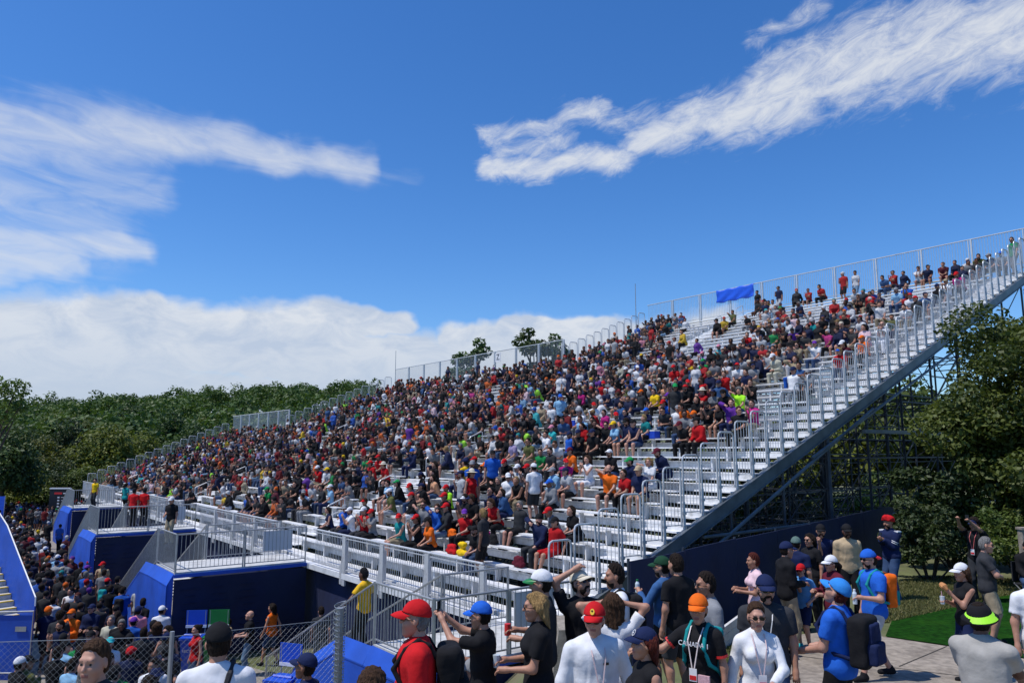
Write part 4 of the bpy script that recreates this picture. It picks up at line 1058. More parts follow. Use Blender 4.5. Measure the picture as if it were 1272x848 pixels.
def upd(o): return Matrix.Translation(o.location)@o.rotation_euler.to_matrix().to_4x4()@Matrix.Diagonal((*o.scale,1))
def held(name,label,cat_,o,p,build,rz=None,tilt=0):
    w=upd(o)@Vector([float(v) for v in p]); b=MB(); build(b); q=b.build(name,held.m)
    q.location=w; q.rotation_euler=(tilt,0,o.rotation_euler.z if rz is None else rz); return tag(q,label,cat_)
def grip(b,i,out=.075): d=b.ha[i]-b.el[i]; d/=np.linalg.norm(d); return b.ha[i]+d*out
def phone(label,o,b,i=1,tilt=0,rz=None):
    held.m=[M['black'],M['glass']]
    def f(m): m.box((0,0,.02),(.075,.010,.15)); m.m=1; m.box((0,-.006,.02),(.068,.003,.14))
    return held('phone',label,'phone',o,grip(b,i),f,tilt=tilt,rz=rz)
def lanyard(o,b,col=(.6,.45,.45)):
    T=b.T; bl=.118*b.bulk*(1+.25*b.belly)
    m=MB()
    for s in(-1,1): m.tube([T(s*.05,-.05,1.48),T(s*.062,.06,1.465),T(s*.055,.150+bl*.1,1.36),T(s*.012,.165+bl*.12+.05*b.belly,1.12)],.0065,4)
    q=m.build('lanyard',M['thing'],o); setc(q,col)
    m=MB(); m.box(T(0,.172+bl*.12+.055*b.belly,1.06),(.075,.006,.115),[b.Rt[:,0],b.Rt[:,1],b.Rt[:,2]]); m.m=1; m.box(T(0,.1765+bl*.12+.055*b.belly,1.035),(.066,.003,.04),[b.Rt[:,0],b.Rt[:,1],b.Rt[:,2]])
    m.build('badge',[M['signwhite'],M['red']],q)
cup=lambda m: (m.tube([(0,0,-.06),(0,0,.05)],[.028,.036],10))
# --- left to right
o,b=H(122,797,'man with short brown hair and stubble facing the camera, dark collarless top, lower left',(-.1,-1),h=1.78,tc='charcoal',top='tee',hair='short',hrc='brown',bulk=1.05,skin=1)
o,b=H(272,777,'man seen from behind in white polo and black cap, black strap over shoulder',(-.25,1),h=1.78,top='polo',tc='white',hat='cap',hc='black',bulk=1.12,p=dict(hyaw=15))
held.m=M['blackfab']
q=held('shoulder_strap','black shoulder strap across the white polo of the man from behind','strap',o,(0,0,0),lambda m:m.tube([b.T(.10,.10,1.40),b.T(.11,-.0,1.50),b.T(.10,-.10,1.44),b.T(.06,-.155,1.30),b.T(.0,-.165,1.05)],.022,6)); q.scale=o.scale
o,b=H(381,814,'youngster in navy cap and navy shirt looking left beside the blue recycling bin',(-1,.15),h=1.36,tc='navy',hat='cap',hc='navy',skin=3,p=dict(hpitch=-12,hl=(-.2,.2,1.0),hr=(.2,.2,1.0)))
o,b=H(461,837,'head of curly brown hair just showing at the bottom edge',(.2,1),h=1.52,hair='curly',hrc='brown',tc='grey',fem=True)
o,b=H(519,749,'heavy man in red polo, red cap and sunglasses facing left with black backpack',(-1,-.12),h=1.84,top='polo',tc='red',bc='charcoal',hat='cap',hc='red',hair='short',hrc='silver',glass=True,bulk=1.18,belly=1.0,skin=1,p=dict(hpitch=-6))
backpack('backpack','big black backpack on the man in red polo',o,b,'black',big=1.25)
o,b=H(600,749,'person in bright blue cap and black tee filming with both arms raised',(-1,.25),h=1.62,tc='black',bc='blue',hat='cap',hc='blue',skin=0,p=dict(hl=(-.06,.42,1.58),hr=(.06,.44,1.60),pl=(-.6,0,-1),pr=(.6,0,-1)))
phone('small black phone held up by the person in bright blue cap',o,b)
o,b=H(597,811,'man in grey cap and black tee crouching low beside the red polo man',(-1,.1),h=1.75,pos=(-.32,7.55,gz(-.32,7.55)),tc='black',hat='cap',hc='grey',glass=False,beard=True,p=dict(hips=(0,-.1,.26),fl=(-.14,.25,.08),fr=(.14,.2,.08),kl=(-.16,.33,.52),kr=(.16,.3,.5),lean=12,hl=(-.12,.38,.72),hr=(.10,.30,1.08)))
o,b=H(668,737,'woman with long wavy blond hair and sunglasses, black dress, facing left holding a drink',(-1,-.05),h=1.74,fem=True,tc='black',bc='black',hair='long',hrc='tan' if False else 'blond',glass=True,bulk=1.12,skin=0,p=dict(hl=(-.10,.30,1.10),hr=(.08,.31,1.14)))
held.m=M['clear']; held('cup','clear plastic cup in the hands of the blond woman in black','cup',o,grip(b,1,.08),cup)
o,b=H(675,710,'bearded man in green and white trucker cap behind the blond woman',(-1,.1),h=1.8,tc='charcoal',hat='cap',hc='white',beard=True,p=dict(hl=(-.14,.26,1.12),hr=(.06,.30,1.16)))
for ch in o.children:
    if ch.name.startswith('cap'): ch.data=ch.data.copy(); ch.data.materials[1]=M['greenbin']; capobj=ch
held.m=M['red']; held('drink_can','red drink can held by the man in green and white cap','can',o,grip(b,1,.08),lambda m:m.tube([(0,0,-.06),(0,0,.055)],[.033,.033],12))
o,b=H(722,710,'man in cream cap and black tee with one hand resting on top of his cap',(.35,-1),h=1.78,tc='black',hat='cap',hc='beige',beard=True,glass=True,p=dict(hpitch=-22,hyaw=18,hr=(.08,.02,1.78),pr=(1,-.1,.3),hl=(-.16,.20,1.15)))
o,b=H(766,702,'dark bearded man in white tee with black bag strap looking left',(-1,-.1),h=1.8,tc='white',bc='black',beard=True,hrc='dark brown',skin=2,p=dict(hl=(-.2,.1,.85),hr=(.2,.1,.85)))
backpack('backpack','slim black backpack on the bearded man in white tee',o,b,'black',big=.85)
o,b=H(761,738,'woman from behind with very long dark brown hair and raised elbows, white top',(.1,1),h=1.66,fem=True,tc='white',bc='black',hair='long',hrc='brown',p=dict(hl=(-.09,.04,1.66),hr=(.09,.04,1.66),pl=(-1,.1,.5),pr=(1,.1,.5)))
o,b=H(738,750,'man in red cap with yellow shield badge and white long sleeved shirt, lanyard',(.12,-1),h=1.75,top='long',tc='white',bc='charcoal',hat='cap',hc='red',glass=True,bulk=1.14,belly=.5,skin=1,p=dict(hyaw=-22,hl=(-.36,.02,.88),hr=(.33,.05,.86)))
lanyard(o,b)
hm=Matrix.Translation(Vector(b.hd))@Matrix([list(r) for r in b.Rh]).to_4x4(); capn=[c for c in o.children if c.name.startswith('cap')][0]
m=MB(); P=[(.019*math.sin(a),.1115+.001,.092+.024*math.cos(a)) for a in np.linspace(0,2*math.pi,16,endpoint=False)]
m.quadpts([(x,y-.38*(z-.08),z) for x,y,z in P][::-1]); m.m=1; m.box((0,.1125-.38*.012,.092),(.010,.003,.026)); m.box((.005,.1128-.38*.018,.098),(.012,.003,.008))
m.build('badge',[M['yellow'],M['black']],capn)
m=MB(); m.box(b.T(-.06,.152,1.30),(.045,.004,.020),[b.Rt[:,0],b.Rt[:,1],b.Rt[:,2]]); 
m.build('chest_logo',M['black'],[c for c in o.children if c.name.startswith('shirt')][0])
o,b=H(801,781,'woman in navy cap with white round emblem, dark auburn hair, bare shoulders',(-1,-.25),h=1.62,fem=True,top='tank',tc='black',hat='cap',hc='navy',hair='long',hrc='auburn',p=dict(hpitch=-10))
capn=[c for c in o.children if c.name.startswith('cap')][0]
m=MB(); n=18
for i in range(n):
    a0=2*math.pi*i/n;a1=2*math.pi*(i+1)/n; f=lambda a,r:(r*math.sin(a),.113-.40*(r*math.cos(a)+.012),.092+r*math.cos(a))
    m.quadpts([f(a0,.026),f(a0,.021),f(a1,.021),f(a1,.026)])
m.box((.0,.1115,.092),(.020,.003,.012)); m.build('emblem',M['signwhite'],capn)
o,b=H(824,693,'man in blue denim shirt and dark green cap from behind, holding a green topped bottle',(-.8,.75),h=1.82,top='long',tc='denim blue',bot='shorts',bc='black',hat='cap',hc=(.01,.05,.025),beard=True,p=dict(hl=(-.16,.28,1.30),hyaw=18,hr=(.25,.05,.85)))
held.m=[M['clear'],M['greenbin']]
def bottle(m): m.tube([(0,0,-.10),(0,0,.05),(0,0,.085)],[.032,.032,.014],10); m.m=1; m.tube([(0,0,.085),(0,0,.11)],[.017,.017],8)
held('water_bottle','water bottle with green cap held by the man in the denim shirt','bottle',o,grip(b,0,.08),bottle)
o,b=H(841,690,'tall brown haired man in black tee just behind the denim shirt',(-.5,.85),h=1.86,tc='black',bot='shorts',bc='charcoal',hair='short',hrc='dark brown')
o,b=H(868,740,'woman in orange cap and black tee with red cuffs, arm stretched out left',(-.62,-.8),h=1.70,fem=True,tc='black',bc='light jeans',bot='slim',hat='cap',hc='orange',hair='short',hrc='brown',p=dict(hr=(.52,.30,1.22),pr=(.3,-.3,-1),hl=(-.24,.02,.82),hyaw=12))
lanyard(o,b,(.7,.6,.58))
sh=[c for c in o.children if c.name.startswith('t_shirt')][0]
text('CANADA 1','lettering',.062,frame(-b.Rt[:,0],b.Rt[:,2],b.Rt[:,1],b.T(0,.158,1.325)),M['signwhite'],sh,ext=.004)
for i in(0,1):
    n_=b.el[i]-b.sh[i]; n_/=np.linalg.norm(n_); c=b.sh[i]+(b.el[i]-b.sh[i])*.64
    m=MB(); m.tube([c-n_*.012,c+n_*.012],[.064,.064],14); m.build('red_cuff',M['red'],sh)
backpack('backpack','teal blue backpack on the woman in orange cap',o,b,'teal',big=.95)
held.m=M['pinkcase']=mat('pink_case',(.62,.38,.42),.6,var=.2,vscale=60); held('phone_pouch','small pale pink pouch hanging at the hip of the woman in orange cap','pouch',o,b.T(-.10,.17,.98),lambda m:m.box((0,0,0),(.11,.02,.17)))
o,b=H(879,712,'man in heather grey polo and sunglasses looking left by the navy hoarding',(-1,-.1),h=1.75,top='polo',tc='grey',bc='charcoal',glass=True,skin=2,hrc='dark brown',bulk=1.05)
o,b=H(937,688,'woman with dark red hair and pale pink top, hands held out in front',(-1,0),h=1.68,fem=True,tc='pale pink',bc='navy',bot='slim',hair='short',hrc='auburn',skin=2,p=dict(hl=(-.05,.29,1.14),hr=(.07,.30,1.17)))
o,b=H(938,750,'woman in white top and sunglasses with short hair carrying a black bag',(-.08,-1),h=1.64,fem=True,top='long',tc='white',bc='jeans',bot='slim',hair='short',hrc='brown',glass=True,skin=1,p=dict(hl=(-.06,.30,1.06),pl=(-1,-.5,-.4),hr=(.30,.04,.82)))
lanyard(o,b)
bag=empty('tote_bag',(0,0,0)); bag.matrix_basis=upd(o)@Matrix.Translation(Vector(grip(b,0,.07))+Vector((-.02,.06,-.36)))
m=MB(); m.box8([(-.20,-.05,-.17),(.20,-.05,-.17),(.20,.05,-.17),(-.20,.05,-.17),(-.19,-.03,.16),(.19,-.03,.16),(.19,.03,.16),(-.19,.03,.16)]); m.build('body',M['blackfab'],bag)
for yy in(-.03,.03):
    m=MB(); m.tube([(-.09,yy,.14),(-.07,yy*.6,.26),(-.01,0,.345),(.03,0,.345),(.08,yy*.6,.26),(.10,yy,.14)],.009,6); m.build('handle',M['black'],bag)
tl=frame((-1,0,0),(0,.06,1),(0,1,-.06),(0,.046,.06)); text('ADVENTURES','lettering',.062,tl,M['signwhite'],bag,ext=.002)
m=MB(); m.box((-.03,.045,.105),(.22,.004,.010)); m.box((0,.0475,.022),(.25,.004,.010)); m.build('red_line',M['red'],bag); tag(bag,'black tote bag with white lettering between two red lines','bag')
o,b=H(950,716,'man in navy cap and sunglasses, dark tee, behind the woman with the black bag',(-.35,-1),h=1.78,tc='charcoal',bc='jeans',hat='cap',hc='navy',glass=True,beard=True,bulk=1.15,p=dict(hyaw=15))
lanyard(o,b,(.6,.6,.6))
o,b=H(975,674,'man in dark jacket and navy cap in profile facing right',(1,.1),h=1.8,top='jacket',tc='black',bc='khaki',hat='cap',hc='navy',p=dict(hr=(.1,.25,1.1)))
o,b=H(988,668,'person in teal and brown patterned cap turned away beside the dark haired woman',(.6,.8),h=1.72,tc='navy',hat='cap',hc=(.10,.16,.14))
o,b=H(1006,663,'woman with long dark hair and sunglasses in black top pointing left',(-.9,-.5),h=1.72,fem=True,top='tee',tc='black',bc='black',hair='long',hrc='dark brown',glass=True,p=dict(hr=(.12,.30,1.18)))
o,b=H(1019,652,'bearded man in black cap and colourful dark shirt, hand at his chin',(-.35,-1),h=1.82,tc='navy',hat='cap',hc='black',beard=True,p=dict(hr=(.05,.20,1.42)))
o,b=H(1051,652,'man in tan hooded sweatshirt and dark cap with hands behind his back',(-.15,-1),h=1.85,top='hoodie',tc='tan',bc='black',hat='cap',hc='black',beard=True,skin=4,p=dict(hl=(-.20,.02,.84),hr=(.20,.02,.84)))
o,b=H(995,701,'boy in red cap and pale blue tee with a hand at his mouth',(-.8,-.75),h=1.40,tc='pale blue' if False else (.08,.24,.50),bot='shorts',bc='navy',hat='cap',hc='red',glass=True,skin=1,shoe='turquoise',p=dict(hr=(.03,.22,1.44),hl=(-.20,.10,1.0)))
o,b=H(1033,691,'woman in white cap, sunglasses and maroon jacket facing left',(-1,-.3),h=1.66,fem=True,top='jacket',tc='maroon',bc='dark red',hat='cap',hc='white',hair='ponytail',glass=True,p=dict(hl=(-.1,.32,1.15),hr=(.1,.3,1.18)))
o,b=H(1081,684,'man in bright blue tee, backwards blue and white cap and pale shorts, walking left',(-1,-.15),h=1.86,tc='blue',bot='shorts',bc='pale grey',hat='cap',hc='blue',back=True,glass=True,beard=True,bulk=1.1,skin=1,p=dict(hl=(-.14,.28,1.14),fl=(-.11,.30,.08),fr=(.11,-.26,.12)))
for ch in o.children:
    if ch.name.startswith('cap'): ch.data=ch.data.copy(); ch.data.materials[1]=M['red']
backpack('backpack','orange and teal backpack on the man in bright blue tee',o,b,'orange','teal',big=1.05)
held.m=[M['clear'],M['signwhite']]; held('drink_bottle','silver topped bottle in the hand of the man in bright blue tee','bottle',o,grip(b,0,.08),bottle)
o,b=H(1037,719,'man in royal blue shirt and blue cap bending his head, seen from behind',(-.75,.75),h=1.78,top='polo',tc='blue',bc='black',hat='cap',hc=(.03,.22,.62),hair='short',hrc='auburn',bulk=1.12,skin=1,p=dict(hpitch=-28,hl=(-.14,.30,1.05),hr=(.16,.28,1.05)))
backpack('backpack','large navy black backpack on the man in royal blue shirt',o,b,'black','navy',big=1.35)
phone('phone in the hands of the man in royal blue shirt',o,b,0,tilt=.9)
o,b=H(1104,642,'man in red turban, dark jacket with white shoulder panels and jeans, standing on the verge',(-.95,-.4),h=1.86,top='jacket',tc='navy',bc='jeans',hat='turban',hc='red',beard=True,skin=2,shoe='white',p=dict(hl=(-.03,.26,1.30),hr=(.03,.25,1.28)))
m=MB(); 
for s in(0,1):
    c=b.sh[s]; m.box(c+np.array([0,0,.062]),(.10,.10,.03))
    e=b.sh[s]*.45+b.el[s]*.55; n_=b.el[s]-b.sh[s]; n_/=np.linalg.norm(n_)
    for kk in(0,.035): m.tube([e+n_*kk,e+n_*(kk+.014)],[.078,.078],12)
m.build('white_panels',M['signwhite'],[c for c in o.children if c.name.startswith('jacket')][0])
phone('phone held at chest height by the man in the red turban',o,b,0,tilt=.3)
o,b=H(1210,644,'man in navy cap and black tee filming with both arms raised by the shrubs',(-.75,-.5),h=1.84,tc='black',bc='charcoal',hat='cap',hc='navy',hair='curly',hrc='dark brown',p=dict(hl=(-.10,.42,1.72),hr=(.14,.40,1.74),pl=(-1,0,-.6),pr=(1,0,-.6)))
lanyard(o,b,(.5,.1,.1)); phone('dark camera phone held high by the man at the shrubs',o,b,0,tilt=0)
o,b=H(1222,668,'man in charcoal tee and sunglasses with crossed arms looking right',(.85,-.55),h=1.82,tc='charcoal',bot='shorts',bc='khaki',glass=True,hrc='silver',hair='short',bulk=1.12,skin=1,p=dict(hl=(.04,.15,1.16),hr=(-.03,.19,1.12),pl=(-1,.2,-.4),pr=(1,.2,-.4)))
o,b=H(1195,701,'woman in white cap and black tank top eating, facing left',(-1,-.1),h=1.68,fem=True,top='tank',tc='black',bc='navy',bot='slim',hat='cap',hc='white',hair='long',hrc='auburn' if False else 'brown',p=dict(hl=(-.04,.27,1.34),hr=(.06,.28,1.20)))
held.m=M['food']; held('sandwich','half eaten sandwich in the hand of the woman in white cap','food',o,grip(b,0,.085),lambda m:m.tube([(-.05,0,-.02),(-.02,.02,.02),(.03,.02,.035),(.05,0,.0)],[.02,.045,.045,.02],9))
held.m=[M['clear'],M['pinkcase']]; held('drink_cup','plastic cup with pink straw held by the woman in white cap','cup',o,grip(b,1,.08),lambda m:(cup(m),setattr(m,'m',1),m.tube([(0,0,0),(.01,0,.12)],.006,5)))
o,b=H(1216,750,'person in black bucket hat with neon green underside and pale grey shirt, holding a phone',(.75,.6),h=1.76,top='tee',tc=(.36,.345,.32),bc='jeans',hat='bucket',hc='black',skin=4,bulk=1.10,hair='short',hrc='dark brown',p=dict(hpitch=-12,hr=(.14,.42,1.05),hl=(-.1,.36,1.08)))
hb=[c for c in o.children if c.name.startswith('bucket')][0]
m=MB(); n=28; g_=mat('neon_brim',C['neon green'],.6)
for i in range(n):
    a0,a1=2*math.pi*i/n,2*math.pi*(i+1)/n
    def f(a,r,z): return ((.088+r)*math.sin(a),-.01+(.103+r)*math.cos(a),z)
    m.quadpts([f(a0,.003,.066),f(a1,.003,.066),f(a1,.047,.022),f(a0,.047,.022)][::-1]); m.quadpts([f(a0,.003,.058),f(a1,.003,.058),f(a1,.045,.018),f(a0,.045,.018)])
    m.quadpts([f(a0,.045,.018),f(a1,.045,.018),f(a1,.047,.022),f(a0,.047,.022)])
m.build('brim',g_,hb)
phone('phone in the hand of the person in the bucket hat',o,b,1,tilt=.5)
ch_=empty('folding_chair',(11.55,17.3,gz(11.55,17.3)),R(205))
m=MB(); m.box((0,.02,.42),(.5,.46,.03)); m.build('seat',M['blackfab'],ch_); m=MB(); m.box((0,-.22,.68),(.5,.03,.42)); m.build('backrest',M['blackfab'],ch_)
for sx in(-1,1):
    for sy in(-1,1): m=MB(); m.tube([(sx*.24,sy*.22,0),(sx*.24,-sy*.2,.44)],.012,6); m.build('leg',M['galv'],ch_)
tag(ch_,'dark folding chair under the seated person at the right edge','chair')
o,b=H(0,0,'seated person in black jacket, dark cap and jeans at the right edge',(-.42,-.9),h=1.75,pos=(11.55,17.3,gz(11.55,17.3)),top='jacket',tc='black',bc='jeans',hat='cap',hc='black',beard=True,p=dict(SIT))
o,b=H(1283,703,'person in white tee cut by the right edge of the photo',(-.2,-1),h=1.78,tc='white',bc='grey',hair='short')
# concrete post and ramp plank
p=at_d(1240,17.6); o=empty('concrete_post',(11.98,18.0,gz(11.98,18.0)-.42)); m=MB(); m.box((0,0,.95),(.17,.17,2.0)); m.build('shaft',M['concrete'],o); m=MB(); m.box((0,0,1.98),(.22,.22,.05)); m.build('coping',M['concrete'],o); tag(o,'square concrete post behind the man with crossed arms','post')
a=np.array([*gp(893,815),0]);c=np.array([*gp(925,795),0]); za,zc=gz(*a[:2]),gz(*c[:2])
o=empty('ramp_barrier',(a[0],a[1],za)); m=MB(); d=(c-a)/np.linalg.norm(c-a); nn=np.array([-d[1],d[0],0])*.05
a_=a-d*1.3+ZZ*(za+.22); c_=c+d*.25+ZZ*(zc+.22)
for k in range(3): 
    z=ZZ*(.10+.13*k); m.box8([a_+z-ZZ*.4,c_+z-ZZ*.22,c_+z+nn-ZZ*.22,a_+z+nn-ZZ*.4,a_+z-ZZ*.275,c_+z-ZZ*.095,c_+z+nn-ZZ*.095,a_+z+nn-ZZ*.275])
keep(m.build('planks',M['alu']),o); m=MB(); m.tube([c_-ZZ*.35,c_+ZZ*.3],.03,6); m.tube([a_-ZZ*.5,a_+ZZ*.1],.03,6); keep(m.build('post',M['galv']),o); tag(o,'pale metal ramp edge on the grass behind the woman in orange cap','barrier')
o=empty('concrete_block',(.78,12.0,gz(.78,12.0)-.1)); m=MB(); m.box8([(-.22,-.5,0),(.22,-.5,0),(.22,.5,0),(-.22,.5,0),(-.09,-.5,.85),(.09,-.5,.85),(.09,.5,.85),(-.09,.5,.85)]); m.build('block',M['concrete'],o); m=MB(); m.box((0,0,.1),(.6,1.02,.14)); m.build('foot',M['concrete'],o); tag(o,'light concrete block at the foot of the grandstand corner','block')

# ------------------------------------------------------------------ generic figures (shared meshes)
LOWR=.024
GS={}
def gen_fig(key,p,fem,res=LOWR):
    b=pose(p,fem,1.0 if fem else 1.06)
    V,Q,I=body_mesh(b,res,.014); d=dict(b=b,body=mesh_np('person',V,Q,BMATS,mi=I))
    for k in('tee','tank','jacket'): v=shirt_mesh(b,k,res); d[k]=mesh_np(k,v[0],v[1],[M['cloth']])
    for k in('long','shorts'): v=pants_mesh(b,k,res); d[k]=mesh_np(k,v[0],v[1],[M['cloth']])
    v=shoe_mesh(b,res); d['shoes']=mesh_np('shoes',v[0],v[1],[M['cloth']])
    GS[key]=d
def sp(**k): q=dict(SIT); q.update(k); return q
SITS=[sp(),sp(lean=22,hl=(.02,.40,.62),hr=(.06,.42,.64),hpitch=-14),sp(lean=2,hl=(-.14,.30,.60),hr=(.08,.26,1.16),hyaw=20),sp(lean=16,hyaw=-28,hl=(-.12,.36,.58),hr=(.14,.34,.60)),
 sp(lean=28,hl=(-.05,.34,.66),hr=(.05,.36,.66),hpitch=12,fl=(-.20,.36,.08),kl=(-.20,.42,.50)),sp(lean=5,hl=(-.05,.28,1.02),hr=(.05,.30,1.04),hyaw=8),sp(lean=-6,hl=(-.25,-.12,.52),hr=(.22,-.1,.52),fl=(-.1,.52,.08),fr=(.1,.5,.08),kl=(-.13,.42,.46),kr=(.13,.42,.46)),sp(lean=10,twist=25,hl=(-.1,.3,.65),hr=(.22,.1,.9),hyaw=30)]
STDS=[dict(lowhands),dict(hl=(-.1,.30,1.1),hr=(.1,.30,1.1),hpitch=-15),dict(fl=(-.11,.22,.08),fr=(.11,-.2,.12),hl=(-.24,.16,.86),hr=(.26,-.12,.86),hyaw=15),dict(hl=(-.24,.0,.83),hr=(.12,.2,1.35),hyaw=-25)]
for i,p in enumerate(SITS): gen_fig(('s',i,False),p,False)
for i,p in enumerate(SITS[:6]): gen_fig(('s',i,True),p,True)
for i,p in enumerate(STDS): gen_fig(('t',i,False),p,False); gen_fig(('t',i,True),p,True)
PARTN={'tee':'t_shirt','tank':'tank_top','jacket':'jacket','long':'trousers','shorts':'shorts'}
USED=set()
def figure(key,pos,yaw,h,top,tc,bot,bc,hat,hc,hair,hrc,skin,label,glass=False,beard=False,back=False,group=None,shoe='black'):
    d=GS[key]; o=link(bpy.data.objects.new('person',d['body'])); o.location=pos; o.rotation_euler=(0,0,yaw); s=h/1.75; o.scale=(s,s,s); setc(o,jit(SK[skin],.1))
    def add(nm,me,c): q=link(bpy.data.objects.new(nm,me),o); setc(q,jit([x*(.74 if max(c)<.6 else .92) for x in c]))
    add(PARTN[top],d[top],C[tc]); add(PARTN[bot],d[bot],C[bc]); add('shoes',d['shoes'],C[shoe])
    attach_head(o,d['b'],hat,C[hc],hair,C[hrc],glass,beard,back)
    assert label not in USED,label
    USED.add(label); return tag(o,label,'person',group)
FACE=math.atan2(VV[0],-VV[1])            # seated people look towards the track (-v)
def faceyaw(dx,dy): return math.atan2(-dx,dy)
# coarse figure used for the distant mass: one mesh, colour per region
LOD=[]
def gen_lod(p,fem,stand_):
    b=pose(p,fem,1.05); long_=len(LOD)%2==0
    P=body_prims(b,0)
    for q in P: q['tag']=0
    P2=shirt_prims(b,'tee' if len(LOD)%3 else 'jacket',1)+pants_prims(b,'long' if long_ else 'shorts',2)
    hd=b.hd
    P3=[cap(hd+b.Rh@np.array([0,.01,-.04]),hd+b.Rh@np.array([0,.02,-.02]),.078,.085,tag=0),cap(hd+b.Rh@np.array([0,-.02,.04]),hd+b.Rh@np.array([0,-.02,.05]),.098,tag=3)]
    if len(LOD)%2: P3.append(cap(hd+b.Rh@np.array([0,.10,.045]),hd+b.Rh@np.array([0,.15,.035]),.03,tag=3))
    fe=[cap(b.an[i]+np.array([0,0,-.03]),b.an[i]+b.fdir[i]*.14+np.array([0,0,-.04]),.045,tag=4) for i in(0,1)]
    V,Q,T=sdf(P+P2+P3+fe,.042,k=.02,want_tag=True); LOD.append((V,Q,T))
for i in range(8): gen_lod(SITS[i],i%3==0,False)
NS=len(LOD)
for i in range(4): gen_lod(STDS[i],i%2==0,True)
topcols=['black']*50+['charcoal']*18+['navy']*18+['grey']*10+['pale grey']*4+['white']*15+['red']*9+['dark red']*4+['maroon']*6+['orange']*3+['blue']*4+['denim blue']*4+['pale blue']*2+['teal']*1+['green']*1+['neon green','yellow','olive','olive','khaki','tan','cream','pink','pale pink','magenta','purple','lilac','peach','turquoise']
botcols=['black']*6+['charcoal']*4+['navy']*3+['jeans']*6+['light jeans']*2+['khaki']*3+['grey']*2+['white']
hatcols=['black']*12+['navy']*8+['red']*5+['white']*6+['grey']*3+['orange']*2+['blue']*2+['green','yellow','purple','pink','beige','teal','maroon']
hairs=['dark brown']*6+['black']*3+['brown']*4+['blond','auburn','silver']
skins=[0,0,1,1,2,5,5,3,4]
def rnd_spec(r=rnd):
    fem=r.random()<.35
    hat=None; 
    if r.random()<.45: hat='cap'
    elif r.random()<.06: hat=r.choice(['straw','bucket'])
    return dict(fem=fem,top=r.choice(['tee']*6+['jacket']*2+(['tank']*3 if fem else ['tank'])),tc=r.choice(topcols),bot=r.choice(['long','long','shorts']),bc=r.choice(botcols),hat=hat,hc=r.choice(hatcols) if hat!='straw' else 'beige',
        hair=r.choice(['long','long','ponytail','bun','short']) if fem else r.choice(['short']*6+['curly']),hrc=r.choice(hairs),skin=r.choice(skins),glass=r.random()<.3,beard=(not fem) and r.random()<.3)
